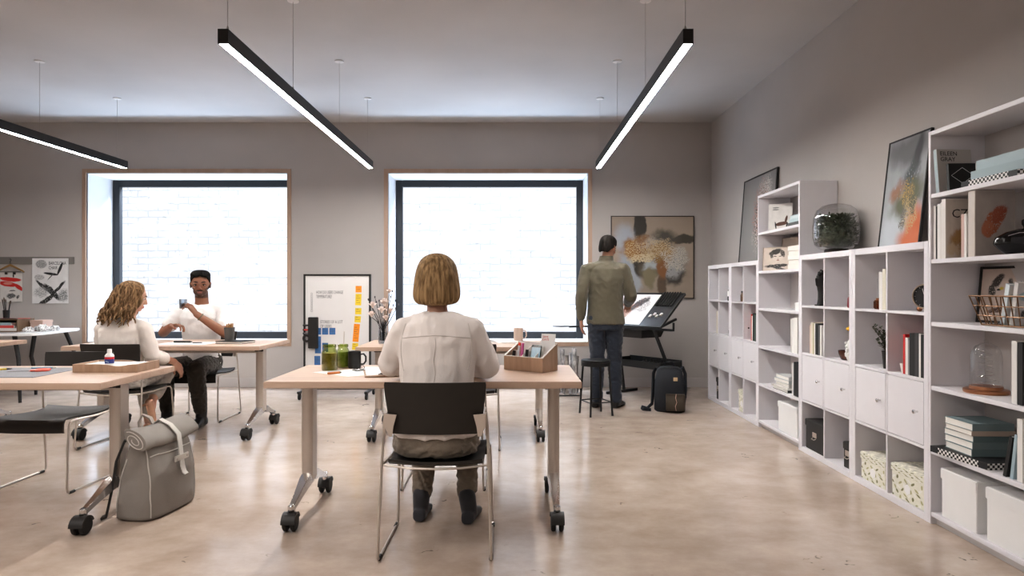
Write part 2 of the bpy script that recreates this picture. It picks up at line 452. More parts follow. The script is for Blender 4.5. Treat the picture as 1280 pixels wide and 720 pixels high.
# whitewashed brick wall across the alley, made to glow by emission in place of daylight
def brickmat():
    m, nt, b = newmat('glowing_white_brick'); N, L = nt.nodes, nt.links
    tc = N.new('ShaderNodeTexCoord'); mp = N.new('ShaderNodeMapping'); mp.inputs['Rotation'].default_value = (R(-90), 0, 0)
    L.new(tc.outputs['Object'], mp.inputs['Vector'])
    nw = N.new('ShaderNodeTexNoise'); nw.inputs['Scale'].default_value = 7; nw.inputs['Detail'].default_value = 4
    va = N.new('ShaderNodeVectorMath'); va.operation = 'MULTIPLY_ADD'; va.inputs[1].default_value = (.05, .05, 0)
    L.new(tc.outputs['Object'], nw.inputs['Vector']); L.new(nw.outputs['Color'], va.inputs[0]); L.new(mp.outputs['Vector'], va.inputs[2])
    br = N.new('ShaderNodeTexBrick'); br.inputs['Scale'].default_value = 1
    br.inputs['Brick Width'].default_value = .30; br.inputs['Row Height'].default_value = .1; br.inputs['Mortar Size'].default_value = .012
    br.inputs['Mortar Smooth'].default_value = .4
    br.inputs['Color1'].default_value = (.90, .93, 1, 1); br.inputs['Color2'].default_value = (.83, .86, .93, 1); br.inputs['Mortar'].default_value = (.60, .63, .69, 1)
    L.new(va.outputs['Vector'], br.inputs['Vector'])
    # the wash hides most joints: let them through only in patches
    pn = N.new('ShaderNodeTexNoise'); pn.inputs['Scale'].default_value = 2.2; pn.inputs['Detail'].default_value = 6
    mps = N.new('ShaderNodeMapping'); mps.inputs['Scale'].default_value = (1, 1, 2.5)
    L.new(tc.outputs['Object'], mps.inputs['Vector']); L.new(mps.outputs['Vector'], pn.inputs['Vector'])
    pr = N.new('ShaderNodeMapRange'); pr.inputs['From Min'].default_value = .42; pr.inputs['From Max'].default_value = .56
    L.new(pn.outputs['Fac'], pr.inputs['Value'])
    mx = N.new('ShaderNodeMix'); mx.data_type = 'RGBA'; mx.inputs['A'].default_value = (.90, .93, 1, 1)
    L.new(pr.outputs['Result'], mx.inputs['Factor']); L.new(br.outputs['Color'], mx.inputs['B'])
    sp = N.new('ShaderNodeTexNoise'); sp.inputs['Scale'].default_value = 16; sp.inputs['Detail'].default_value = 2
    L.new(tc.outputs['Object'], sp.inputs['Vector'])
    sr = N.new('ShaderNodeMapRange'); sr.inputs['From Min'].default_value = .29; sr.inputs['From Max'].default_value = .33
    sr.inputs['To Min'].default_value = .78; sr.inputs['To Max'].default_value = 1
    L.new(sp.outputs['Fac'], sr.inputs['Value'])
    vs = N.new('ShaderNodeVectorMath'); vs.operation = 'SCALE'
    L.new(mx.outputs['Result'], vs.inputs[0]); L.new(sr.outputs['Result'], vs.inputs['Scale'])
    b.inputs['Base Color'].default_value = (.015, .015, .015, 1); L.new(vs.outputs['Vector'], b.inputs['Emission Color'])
    b.inputs['Emission Strength'].default_value = BRICK_GLOW
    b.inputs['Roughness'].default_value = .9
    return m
BRICK_GLOW = 1.06
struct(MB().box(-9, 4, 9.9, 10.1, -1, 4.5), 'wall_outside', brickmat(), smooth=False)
# ------------------------------------------------------------------ pendant lamps
M_lamp = mat('lamp_diffuser', (.95, .95, .95), .5, emit=(1, .97, .94), estr=125.0)
M_cable = mat('steel_cable', (.45, .42, .40), .4, .6)
M_mount = mat('ceiling_mount_white', (.70, .67, .65), .5)
def lamp(x, label):
    y0, y1, z0, z1, w = 3.56, 7.28, 2.53, 2.61, .028
    t = thing('linear_pendant_lamp', label, 'lamp', (x, (y0 + y1) / 2, z0), 0, 'black linear pendant lamps')
    h = (y1 - y0) / 2
    m = MB()
    m.box(-w, w, -h, h, .012, z1 - z0); m.box(-w, -w + .005, -h, h, 0, .012); m.box(w - .005, w, -h, h, 0, .012)
    m.box(-w + .005, w - .005, -h, -h + .004, 0, .012); m.box(-w + .005, w - .005, h - .004, h, 0, .012)
    m.build('lamp_housing', M_black, t, smooth=False)
    MB().box(-w + .006, w - .006, -h + .005, h - .005, .001, .011).build('lamp_diffuser', M_lamp, t, smooth=False)
    for yy in (-h + .06, -.72, .54, h - .15):
        MB().tube([(0, yy, z1 - z0 - .004), (0, yy, CEIL - z0)], .0016, 6).build('suspension_cable', M_cable, t)
        MB().lathe([(.006, z1 - z0 - .002), (.006, z1 - z0 + .03), (.003, z1 - z0 + .036)], 10, (0, yy, 0)).build('cable_grip', M_cable, t)
        MB().lathe([(.040, CEIL - z0), (.040, CEIL - z0 - .008), (.012, CEIL - z0 - .014)], 20, (0, yy, 0)).build('ceiling_mount', M_mount, t)
lamp(.945, 'black linear pendant lamp hanging nearest the tall shelves, right of the other two')
lamp(-1.55, 'black linear pendant lamp hanging over the woman with the bob, between the other two')
lamp(-4.24, 'black linear pendant lamp hanging farthest left, cut by the frame')

# ------------------------------------------------------------------ flip-top tables on castors
TH, TL, TD = .755, 1.58, .72
def make_table(label):
    t = thing('rolling_table', label, 'table', (0, 0, 0), 0, 'oak topped rolling tables')
    MB().box(-TL / 2, TL / 2, -TD / 2, TD / 2, TH - .033, TH).build('tabletop', M_oak, t, bevel=.003)
    lx = .67
    b = MB(); b.box(-lx, lx, -.03, .03, TH - .085, TH - .034); b.build('beam', M_alu, t, bevel=.004)
    for s in (-1, 1):
        x = s * lx
        prof = [(-.030, -.042), (-.012, -.05), (.012, -.05), (.030, -.042), (.030, .042), (.012, .05), (-.012, .05), (-.030, .042)]
        m = MB().prism([(x + a, c) for a, c in prof], .175, TH - .034)
        m.build('leg', M_alu, t, bevel=.003)
        MB().box(x - .036, x + .036, -.052, -.046, TH - .07, TH - .04).build('tilt_lock', M_black, t, bevel=.002)
        f = MB()
        for d in (-1, 1):
            pts = [(x, d * .01, .195), (x, d * .10, .178), (x, d * .20, .142), (x, d * .285, .112), (x, d * .30, .105)]
            rs = []
            for (px, py, pz), ww, hh in zip(pts, (.032, .030, .022, .017, .016), (.03, .026, .018, .014, .012)):
                rs.append([(px - ww, py, pz - hh), (px + ww, py, pz - hh), (px + ww * .8, py, pz + hh), (px - ww * .8, py, pz + hh)])
            f.rings(rs)
            f.lathe([(.016, .078), (.018, .085), (.018, .12), (.012, .126)], 14, (x, d * .30, 0))
        f.build('foot', M_chrome, t, bevel=.003)
        for d in (-1, 1):
            c = thing('caster', None, None); c.parent = t; c.location = (x, d * .315, 0)
            Mx = Matrix.Rotation(R(90), 4, 'Y')
            for k in (-1, 1):
                w = MB().lathe([(.012, -.011), (.040, -.011), (.046, -.006), (.046, .006), (.040, .011), (.012, .011)], 22, (k * .020, 0, .046), Mx)
                w.build('caster_wheel', M_rubber, c)
            h = MB(); arc = []
            for k in range(9):
                a = R(20 + k * 20); arc.append((math.cos(a) * .051, .046 + math.sin(a) * .049))
            h.rings([[(sx, py, pz) for py, pz in arc] + [(sx, py * .8, .046 + (pz - .046) * .8) for py, pz in reversed(arc)] for sx in (-.034, .034)])
            h.box(-.018, .018, .045, .062, .055, .068); h.lathe([(.010, .09), (.010, .1)], 12)
            h.build('caster_hood', M_black, c)
    return t
tab = make_table('oak topped rolling table where the woman with the bob sits')
tab.location = (-.443, 3.65, 0)
dup(tab, 'oak topped rolling table carrying the flower vase and beige mug', (-.443, 5.58, 0))
dup(tab, 'oak topped rolling table between the wavy haired woman and the man in a white tee', (-2.80, 5.64, 0))
dup(tab, 'oak topped rolling table with grey cutting mat and glue bottle', (-2.80, 3.60, 0))
dup(tab, 'oak topped rolling table cut by the left edge, before the round white table', (-5.14, 5.60, 0))

# ------------------------------------------------------------------ sled-base chairs
def make_chair(label):
    t = thing('stacking_chair', label, 'chair', (0, 0, 0), 0, 'dark stacking chairs on sled frames')
    # seat shell: side profile swept across the width, dished in the middle, front lip turned down
    prof = [(-.215, .452), (-.19, .437), (-.12, .430), (0, .434), (.12, .444), (.19, .447), (.222, .440), (.236, .420), (.240, .385), (.240, .365)]
    n = 13; top = []; bot = []
    for i in range(n):
        u = -1 + 2 * i / (n - 1)
        for lst, dz in ((top, 0), (bot, -.012)):
            ring = []
            for j, (y, z) in enumerate(prof):
                dish = -.012 * (1 - u * u) * (1 if j < 6 else .4)
                nudge = (0, dz) if j < 6 else (dz * .8, dz * .3)
                ring.append(V((u * (.212 + .012 * (j / 9)), y + nudge[0] - .012 * (1 - u * u) * (1 if j == 0 else 0), z + dish + nudge[1])))
            lst.append(ring)
    m = MB(); m.rings([a + list(reversed(b)) for a, b in zip(top, bot)])
    m.build('seat', M_brown_seat, t, angle=50)
    rows = [(.560, .196, -.193), (.60, .206, -.200), (.66, .216, -.210), (.74, .226, -.222), (.785, .229, -.230), (.798, .226, -.232)]
    n = 15; rs = []
    for z, hw, y in rows:
        f = []; bk = []
        for i in range(n):
            u = -1 + 2 * i / (n - 1)
            yy = y + .030 * u * u - .02
            f.append(V((u * hw, yy + .006, z))); bk.append(V((u * hw, yy - .006, z)))
        rs.append(f + list(reversed(bk)))
    MB().rings(rs).build('backrest', M_brown_seat, t, angle=50)
    for s in (-1, 1):
        pts = [(s * .228, -.195, .655), (s * .234, -.20, .60), (s * .240, -.212, .45), (s * .247, -.237, .20), (s * .252, -.252, .035), (s * .252, -.246, .014), (s * .251, -.225, .008),
               (s * .247, .10, .008), (s * .245, .215, .008), (s * .244, .232, .016), (s * .243, .234, .04), (s * .238, .222, .25), (s * .234, .205, .40), (s * .231, .19, .420), (s * .230, .16, .425), (s * .232, -.05, .418), (s * .238, -.205, .425)]
        MB().tube(pts, .0065, 8).build('sled_frame', M_alu, t)
        MB().prism([(-.228, .655), (-.18, .655), (-.183, .60), (-.205, .556), (-.212, .556), (-.222, .60)], -.003, .003,
                   Matrix.Translation((s * .2275, 0, 0)) @ Matrix.Rotation(R(90), 4, 'Z') @ Matrix.Rotation(R(90), 4, 'X')).build('back_bracket', M_beige, t)
        pl = MB().prism([(.172, .652), (.226, .657), (.226, .60), (.206, .555), (.192, .555), (.186, .60)], -.2035, -.1985, Matrix(((s, 0, 0, 0), (0, 0, 1, -.026), (0, 1, 0, 0), (0, 0, 0, 1))))
        pl.build('back_bracket', M_beige, t)
        for yy in (-.21, .20):
            MB().tube([(s * .2505 - s * .002 * (yy > 0), yy - .02, .008), (s * .2505 - s * .002 * (yy > 0), yy + .02, .008)], .0085, 8).build('floor_glide', M_black, t)
    MB().tube([(-.232, -.208, .422), (-.12, -.226, .413), (0, -.230, .410), (.12, -.226, .413), (.232, -.208, .422)], .0055, 8).build('seat_rail', M_alu, t)
    return t
ch = make_chair('dark stacking chair in front, holding the woman with the bob')
ch.location = (-.345, 3.2, 0)
dup(ch, 'empty dark stacking chair behind the woman with the bob, facing her across the oak table', (-.415, 4.21, 0), PI)
dup(ch, 'empty dark stacking chair drawn up to the near side of the vase table', (-.345, 5.2, 0))
dup(ch, 'dark stacking chair holding the wavy haired woman', (-3.02, 5.22, 0), R(-2))
dup(ch, 'dark stacking chair holding the man in a white tee', (-2.9, 6.23, 0), PI)
dup(ch, 'empty dark stacking chair facing out behind the cutting mat table', (-2.86, 4.16, 0), R(178))

# ------------------------------------------------------------------ shelving along the right wall
XF = 2.166
def cube_unit(y0, y1, label, doors=True):
    t = thing('cube_shelf_unit', label, 'shelf', (XF, (y0 + y1) / 2, 0), 0, 'white cube shelf units')
    h = (y1 - y0) / 2; D = .285; H = 1.465; k = .038
    m = MB()
    m.box(0, D, -h, -h + k, 0, H); m.box(0, D, h - k, h, 0, H)
    m.box(0, D, -h + k, h - k, H - k, H); m.box(0, D, -h + k, h - k, 0, k)
    m.build('carcass', M_white, t, bevel=.0015)
    zs = [.038 + .3512 * i for i in range(5)]
    g = MB()
    g.box(.002, D - .004, -.008, .008, k, H - k)
    for z in zs[1:4]: g.box(.002, D - .004, -h + k, h - k, z - .016, z)
    g.build('shelf_divider', M_white, t, bevel=.001)
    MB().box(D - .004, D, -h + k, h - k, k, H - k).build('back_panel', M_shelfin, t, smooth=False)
    for s in (-1, 1):
        a, b = (-h + k + .003, -.011) if s < 0 else (.011, h - k - .003)
        d = MB().box(.001, .018, a, b, zs[1] + .003, zs[2] - .019).build('cabinet_door', M_white, t, bevel=.0015)
        ky = a + .05
        kn = MB().lathe([(.005, .0), (.005, .012), (.011, .016), (.011, .024), (.008, .026)], 14, (0, ky, (zs[1] + zs[2]) / 2 - .005), Matrix.Rotation(R(-90), 4, 'Y'))
        kn.build('knob', M_chrome, d)
    return t
cube_unit(6.598, 7.34, 'white cube shelf unit farthest back, beside the grey back wall')
cube_unit(5.855, 6.598, 'white cube shelf unit just before the farthest tall bookcase')
cube_unit(4.23, 5.0, 'white cube shelf unit under the round glass terrarium')
cube_unit(3.455, 4.23, 'white cube shelf unit under the orange and grey painting')
SH = [.062, .385, .715, 1.045, 1.368, 1.705]
def tall_unit(y0, y1, label):
    t = thing('tall_bookcase', label, 'bookcase', (XF, (y0 + y1) / 2, 0), 0, 'white tall bookcases')
    h = (y1 - y0) / 2; D = .285; H = 2.03; k = .02
    m = MB()
    m.box(0, D, -h, -h + k, 0, H); m.box(0, D, h - k, h, 0, H); m.box(0, D, -h + k, h - k, H - .022, H)
    m.build('carcass', M_white, t, bevel=.0015)
    for z in SH: MB().box(.002, D - .005, -h + k, h - k, z - .022, z).build('shelf', M_white, t, bevel=.0015)
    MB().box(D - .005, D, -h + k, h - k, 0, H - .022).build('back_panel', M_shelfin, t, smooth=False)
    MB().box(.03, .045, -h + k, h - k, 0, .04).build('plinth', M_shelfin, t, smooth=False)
    return t
tall_unit(5.0, 5.855, 'white tall bookcase standing between the cube shelf units')
tall_unit(2.62, 3.455, 'white tall bookcase nearest the camera, cut by the right edge')

# ------------------------------------------------------------------ things for the shelves
def book(label, c, size, col, rz=0.0, tilt=None, art=None, group='books on the shelves', lying=False, spine='y', name='book', art_face='cover', rough=.6):
    """standing book: spine toward -x, cover toward -y (the window-less camera side). size = thickness, depth, height.
    lying: size = thickness, length along y, depth along x; spine toward -y."""
    th, dp, ht = size
    t = thing(name, label, 'book', c, rz, group)
    cm = mat('cover_%02x%02x%02x' % tuple(int(max(0, min(1, k)) * 255) for k in col), col, rough, var=.03)
    w = .0022
    if not lying:
        M = Matrix.Rotation(R(tilt[1]), 4, tilt[0]) if tilt else Matrix.Identity(4)
        m = MB().box(0, dp, -th, -th + w, 0, ht, M).box(0, dp, -w, 0, 0, ht, M).box(0, w, -th + w, -w, 0, ht, M)
        m.build('cover', cm, t, smooth=False)
        MB().box(w, dp - .003, -th + w, -w, .003, ht - .003, M).build('page_block', M_page, t, smooth=False)
        if art:
            if art_face == 'cover': ps = [(.004, -th - .0006, .004), (dp - .002, -th - .0006, .004), (dp - .002, -th - .0006, ht - .004), (.004, -th - .0006, ht - .004)]
            else: ps = [(-.0006, -.002, .004), (-.0006, -th + .002, .004), (-.0006, -th + .002, ht - .004), (-.0006, -.002, ht - .004)]
            quad('cover_picture', *[M @ V(p) for p in ps], art, t)
        t['_M'] = 0; del t['_M']
    else:
        ln, dx = dp, ht
        m = MB().box(0, dx, 0, ln, 0, w).box(0, dx, 0, ln, th - w, th)
        if spine == 'y': m.box(0, dx, 0, w, w, th - w)
        else: m.box(0, w, 0, ln, w, th - w)
        m.build('cover', cm, t, smooth=False)
        MB().box(.003, dx - .003, w, ln - .003, w, th - w).build('page_block', M_page, t, smooth=False)
    return t

def lidded_box(name, label, c, sx, sy, sz, m, lidh=.05, group=None, handle=None, mlid=None, rz=0.0):
    t = thing(name, label, 'box', c, rz, group)
    MB().box(0, sx, 0, sy, 0, sz - .003).build('box_body', m, t, bevel=.003)
    MB().box(-.005, sx + .004, -.005, sy + .005, sz - lidh, sz).build('lid', mlid or m, t, bevel=.004)
    if handle:
        f = MB(); y = sy / 2; z = sz * .45
        f.box(-.004, -.001, y - .03, y + .03, z + .005, z + .04); f.tube([(-.004, y - .025, z), (-.016, y - .02, z - .008), (-.016, y + .02, z - .008), (-.004, y + .025, z)], .003, 6)
        f.build('label_holder', M_steel, t)
    return t
M_bronze = mat('bronze_wire', (.20, .115, .065), .38, .8, var=.08)
# ------------------------------------------------------------------ items standing on and in the shelving
Z1, Z2, Z4 = 1.0916, .7404, .038      # top row, second row and bottom row floors of the cube units
W_ = (.78, .76, .73); CR = (.72, .66, .56); BK = (.02, .02, .02); TEAL = (.17, .23, .24); LB = (.42, .52, .55)
GREY = (.45, .44, .43); RED = (.55, .03, .03); PINK = (.65, .48, .42)
# --- unit A (farthest)
def bottle_black():
    t = thing('black_bottle', 'squat black bottle with white label in the farthest cube unit, top row', 'bottle', (XF + .045, 6.675, Z1))
    MB().lathe([(.042, 0), (.045, .02), (.042, .10), (.022, .13), (.03, .15), (.026, .175), (.008, .19)], 20).build('bottle_body', M_black, t)
    MB().lathe([(.0452, .045), (.0452, .10)], 20, cap=False).build('bottle_label', M_paper, t)
bottle_black()
book('cream paperback alone in the farthest cube unit, second row', (XF + .02, 7.10, Z2), (.025, .17, .23), CR)
book('white paperback beside the lone cream paperback, farthest cube unit', (XF + .02, 7.065, Z2), (.03, .17, .235), W_)
def redpot():
    t = thing('dark_red_pot', 'small dark red pot in the farthest cube unit, second row', 'pot', (XF + .05, 6.665, Z2))
    MB().lathe([(.028, 0), (.04, .02), (.042, .05), (.03, .085), (.026, .09), (.022, .088), (.03, .05), (.02, .02)], 20).build('pot_body', mat('oxblood_glaze', (.12, .02, .02), .25), t)
redpot()
M_dkbox = mat('charcoal_board', (.035, .033, .032), .6, var=.05)
lidded_box('storage_box', 'black lidded storage box in the bottom row of the farthest cube unit, left cell', (XF + .02, 6.985, Z4), .24, .11, .23, M_dkbox, handle=1, group='black storage boxes')
lidded_box('storage_box', 'small black lidded box in the bottom row of the farthest cube unit, right cell', (XF + .03, 6.64, Z4), .2, .045, .13, M_dkbox, group='black storage boxes')
# --- unit B
def candle():
    t = thing('white_taper_candle', 'tall white taper candle in a cube unit top row, second from the back wall', 'candle', (XF + .04, 6.255, Z1))
    MB().lathe([(.03, 0), (.03, .01), (.012, .02), (.012, .03)], 16).build('candle_base', M_steel, t)
    MB().lathe([(.011, .03), (.009, .24), (.002, .25)], 14).build('candle_stick', M_page, t)
candle()
def lantern():
    t = thing('small_brown_jar', 'small brown glass jar beside the white taper candle', 'jar', (XF + .04, 6.33, Z1))
    MB().lathe([(.026, 0), (.028, .01), (.028, .06), (.02, .075), (.02, .085)], 16).build('jar_body', mat('brown_glass', (.14, .08, .05), .15), t)
    MB().lathe([(.022, .085), (.022, .1)], 16).build('jar_lid', M_black, t)
lantern()
def discsc():
    t = thing('dark_disc_sculpture', 'dark oval disc sculpture on a top row shelf, beside the farther tall bookcase', 'sculpture', (XF + .06, 5.925, Z1))
    MB().ellipsoid((0, 0, .095), (.02, .05, .085)).build('disc_body', M_black, t); MB().box(-.03, .03, -.02, .02, 0, .014).build('sculpture_base', M_black, t, bevel=.002)
discsc()
def figurine():
    t = thing('dark_figurine', 'tiny dark bird figurine on thin legs, second row of a cube unit', 'figurine', (XF + .05, 6.25, Z2))
    MB().ellipsoid((0, 0, .085), (.018, .03, .016)).ellipsoid((0, -.026, .105), (.009, .012, .009)).build('figurine_body', M_black, t)
    for s in (-1, 1): MB().tube([(s * .006, 0, .08), (s * .008, 0, 0)], .003, 6).build('figurine_leg', M_black, t)
    MB().lathe([(.02, 0), (.02, .006)], 14).build('figurine_base', M_black, t)
figurine()
y = 6.075
for col, lab, th, h in ((RED, 'thin red book leading the short row beside the farther tall bookcase', .018, .24), (W_, 'white book right behind the thin red book, short row', .02, .225), (BK, 'black book in the short row headed by the thin red book', .035, .25), ((.06, .1, .08), 'dark green book at the end of the short row headed by the red book', .03, .245), ((.1, .1, .1), 'charcoal book last before the side panel, short row headed by the red book', .03, .23)):
    book(lab, (XF + .02, y, Z2), (th, .17, h), col); y -= th + .002
M_flor = paint('floral_card', (.74, .72, .62), [(x / 6.0 + .05 * ((k * 7) % 3), yy / 5.0 + .05 * (x % 2), .032, .085, 25 * ((k * 5) % 4) - 30, c, .06, 9, .25, 0)
    for k, (x, yy) in enumerate([(i, j) for i in range(6) for j in range(5)]) for c in [((.20, .20, .09), (.42, .40, .22), (.80, .79, .74))[(k * 2) % 3]]])
M_florplain = mat('floral_card_plain', (.72, .70, .60), .7, var=.35, vscale=45)
def floral_box(label, c, sx, sy, sz):
    t = lidded_box('floral_storage_box', label, c, sx, sy, sz, M_florplain, .045, 'leaf patterned storage boxes')
    quad('leaf_pattern', (-.0008, sy - .003, .003), (-.0008, .003, .003), (-.0008, .003, sz - .047), (-.0008, sy - .003, sz - .047), M_flor, t)
    quad('leaf_pattern', (.003, -.0008, .003), (sx - .003, -.0008, .003), (sx - .003, -.0008, sz - .047), (.003, -.0008, sz - .047), M_flor, t)
    quad('leaf_pattern', (-.0055, sy + .003, sz - .043), (-.0055, -.003, sz - .043), (-.0055, -.003, sz - .003), (-.0055, sy + .003, sz - .003), M_flor, t)
    MB().lathe([(.03, 0), (.03, .0012)], 6, (-.0015, sy / 2, sz * .38), Matrix.Rotation(R(-90), 4, 'Y')).build('name_plate', M_paper, t)
floral_box('leaf patterned box farthest back, in the second cube unit from the back wall', (XF + .02, 6.24, Z4), .22, .16, .21)
# --- unit C
def hand_sculpture():
    t = thing('black_hand_sculpture', 'tall black hand sculpture in the cube unit under the terrarium', 'sculpture', (XF + .06, 4.775, Z1))
    m = MB().loftE([(0, 0, 0, .034, .03), (0, 0, .05, .026, .024), (0, .004, .10, .024, .022), (0, .004, .15, .032, .024), (0, 0, .19, .036, .024), (-.004, 0, .215, .034, .02), (-.004, 0, .22, .01, .008)], 18)
    for i, (x, l, b) in enumerate(((-.026, .035, .012), (-.009, .05, .006), (.009, .045, .004), (.025, .03, .01))):
        m.capsule((x, 0, .205), (x + b * .3, -.004, .205 + l), .009, .007).capsule((x + b * .3, -.004, .205 + l), (x + b * .3, -.022, .2 + l * .8), .008, .006)
    m.capsule((-.03, 0, .15), (-.045, -.012, .195), .011, .007)
    remeshed(m, 'hand_body', M_black, t, .004, 2)
    MB().box(-.036, .036, -.034, .034, 0, .01).build('sculpture_base', M_black, t, bevel=.002)
hand_sculpture()
def redbit(label, loc, name='small_red_jar'):
    t = thing(name, label, 'jar', loc)
    MB().lathe([(.02, 0), (.024, .01), (.022, .06), (.012, .075), (.012, .085)], 16).build('jar_body', mat('dull_red_glaze', (.22, .03, .04), .35), t)
    MB().lathe([(.014, .085), (.006, .1)], 14).build('jar_stopper', M_black, t)
redbit('small red jar at the near edge of the top row, under the terrarium', (XF + .03, 4.30, Z1))
y = 4.875
for col, lab, th, h in ((PINK, 'thin pinkish book at the far end of the row under the black hand sculpture', .014, .21), (CR, 'cream book second in the row under the black hand sculpture', .03, .228), ((.5, .45, .3), 'ochre book in the row under the black hand sculpture', .02, .22), (W_, 'white book in the middle of the row under the black hand sculpture', .018, .225), (BK, 'thick black book in the row under the black hand sculpture', .045, .225), ((.12, .12, .12), 'dark grey book next to the thick black book', .025, .215), (W_, 'thin white book at the near end of the row under the black hand sculpture', .02, .215)):
    book(lab, (XF + .02, y, Z2), (th, .18, h), col); y -= th + .002
def vase_flower():
    t = thing('white_bubble_vase', 'white bubbled vase with a yellow flower above the small cabinet doors', 'vase', (XF + .045, 4.315, Z2))
    m = MB().lathe([(.022, 0), (.034, .02), (.04, .07), (.034, .12), (.018, .145), (.016, .165)], 20)
    for k in range(30):
        a = k * 2.4; z = .02 + .1 * (k % 10) / 10
        m.ellipsoid((.034 * math.cos(a), .034 * math.sin(a), z + .01), (.012, .012, .012), n=8, m=6)
    m.build('vase_body', mat('white_ceramic', (.78, .77, .75), .35), t)
    MB().tube([(0, 0, .15), (-.004, .004, .2)], .003, 6).build('flower_stem', mat('leaf_green', (.05, .09, .03), .5), t)
    f = MB()
    for k in range(14):
        a = k * 2.4; f.ellipsoid((.018 * math.cos(a) - .004, .018 * math.sin(a), .21 + .004 * (k % 4)), (.016, .016, .01), n=8, m=5)
    f.build('flower_head', mat('yellow_petal', (.75, .42, .03), .6), t)
vase_flower()
def bowl():
    t = thing('brown_bowl', 'dark brown glazed bowl below the yellow flower', 'bowl', (XF + .075, 4.43, Z2))
    MB().lathe([(.036, 0), (.044, .006), (.057, .04), (.06, .062), (.055, .062), (.05, .035), (.03, .012), (.001, .01)], 26).build('bowl_body', mat('brown_glaze', (.09, .03, .018), .22, var=.4, vscale=40), t)
bowl()
lidded_box('storage_box', 'large black lidded box with label holder under the cabinet doors', (XF + .018, 4.645, Z4), .25, .29, .215, M_dkbox, handle=1, group='black storage boxes')
lidded_box('storage_box', 'smaller black lidded box right of the large one with label holder', (XF + .03, 4.285, Z4), .2, .11, .17, M_dkbox, handle=1, group='black storage boxes')
# --- unit D
def diffuser():
    t = thing('amber_glass_bottle', 'amber glass bottle with a clear tall tube in the cube unit below the painting', 'bottle', (XF + .045, 4.005, Z1))
    amb = glass('amber_glass', (.62, .30, .12), .2)
    MB().box(-.022, .022, -.022, .022, .0, .055).build('bottle_body', amb, t, bevel=.006)
    MB().box(-.018, .018, -.018, .018, .004, .03).build('amber_liquid', mat('amber_liquid', (.25, .09, .02), .2), t, bevel=.004)
    MB().lathe([(.014, .055), (.014, .068)], 14).build('bottle_cap', M_copper, t)
    MB().lathe([(.008, .068), (.008, .185)], 12).build('clear_tube', M_glass, t)
diffuser()
book('white book standing beside the amber glass bottle', (XF + .02, 3.955, Z1), (.034, .18, .225), W_)
book('cream book between the white book and the divider, beside the amber bottle', (XF + .02, 3.918, Z1), (.03, .18, .24), (.74, .70, .58))
def clock():
    t = thing('table_clock', 'round black table clock with pale rim on copper feet', 'clock', (2.245, 3.60, Z1), R(-62))
    Mx = Matrix.Rotation(R(90), 4, 'X'); c = (0, 0, .083)
    MB().lathe([(.062, -.02), (.068, -.015), (.068, .015), (.064, .02), (.060, .02), (.060, .012)], 36, c, Mx, cap=False).build('clock_case', mat('pale_brass', (.55, .45, .36), .3, .8), t)
    MB().lathe([(.062, -.018), (.062, .012)], 36, c, Mx).build('clock_face', M_ink, t)
    h = MB().tube([(0, -.0135, .083), (.03, -.0135, .105)], .0016, 6).tube([(0, -.0135, .083), (-.012, -.0135, .125)], .0012, 6)
    for k in range(12):
        a = k * PI / 6; h.tube([(.05 * math.sin(a), -.013, .083 + .05 * math.cos(a)), (.056 * math.sin(a), -.013, .083 + .056 * math.cos(a))], .001, 5)
    h.build('clock_hands', M_paper, t)
    for s in (-1, 1): MB().ellipsoid((s * .035, 0, .014), (.014, .016, .014), n=14, m=8).build('clock_foot', M_copper, t)
clock()
def plantpot():
    t = thing('potted_plant', 'leafy sprigs in a slim black pot on the second row of cubes', 'plant', (XF + .07, 3.955, Z2))
    MB().lathe([(.022, 0), (.03, .1), (.034, .105), (.03, .1), (.02, .09)], 20).build('plant_pot', M_black, t)
    st = MB(); lf = MB(); rnd = random.Random(3)
    for k in range(20):
        a = rnd.uniform(0, 2 * PI); sp = rnd.uniform(.04, .105); hh = rnd.uniform(.05, .165)
        p = [V((0, 0, .09)), V((sp * .4 * math.cos(a), sp * .4 * math.sin(a), .1 + hh * .5)), V((sp * math.cos(a), sp * math.sin(a), .1 + hh))]
        st.tube(p, .0012, 5)
        for j in range(9):
            u = .2 + .8 * j / 8; q = p[1].lerp(p[2], (u - .2) / .8) if j > 2 else p[0].lerp(p[1], .5 + j * .2)
            d = V((rnd.uniform(-1, 1), rnd.uniform(-1, 1), rnd.uniform(0, .8))).normalized(); sd = d.cross(V((.3, .2, 1))).normalized() * .008
            e = q + d * .026
            lf.add([q, q + d * .01 + sd, e, q + d * .01 - sd], [(0, 1, 2, 3)])
    st.build('stems', mat('stem_brown', (.06, .05, .03), .6), t); tag(lf.build('foliage', mat('leaf_dark', (.045, .055, .03), .5), t, smooth=False), kind='stuff')
plantpot()
def minicup():
    t = thing('small_white_cup', 'small white ribbed cup left of the red book', 'cup', (XF + .05, 3.748, Z2))
    MB().lathe([(.015, 0), (.024, .055), (.021, .055), (.013, .004)], 12).build('cup_body', mat('white_ceramic', (.78, .77, .75), .35), t)
minicup()
y = 3.712
for col, lab, th, h in ((RED, 'bright red book in the row below the table clock', .02, .222), (W_, 'cream white book right after the bright red book below the clock', .022, .205), ((.25, .25, .25), 'slim grey book between white and black ones below the clock', .012, .2), (BK, 'thickest black book in the row below the table clock', .045, .232), ((.05, .05, .05), 'black book next to the thickest black one below the clock', .035, .235), (W_, 'white spined book at the near end of the row below the clock', .016, .235), (BK, 'last black book against the side panel, below the clock', .03, .23)):
    book(lab, (XF + .02, y, Z2), (th, .18, h), col); y -= th + .002
floral_box('leaf patterned box in the left bottom cell of the nearest cube unit', (XF + .015, 3.875, Z4), .24, .27, .165)
floral_box('leaf patterned box in the right bottom cell of the nearest cube unit', (XF + .015, 3.51, Z4), .24, .30, .185)

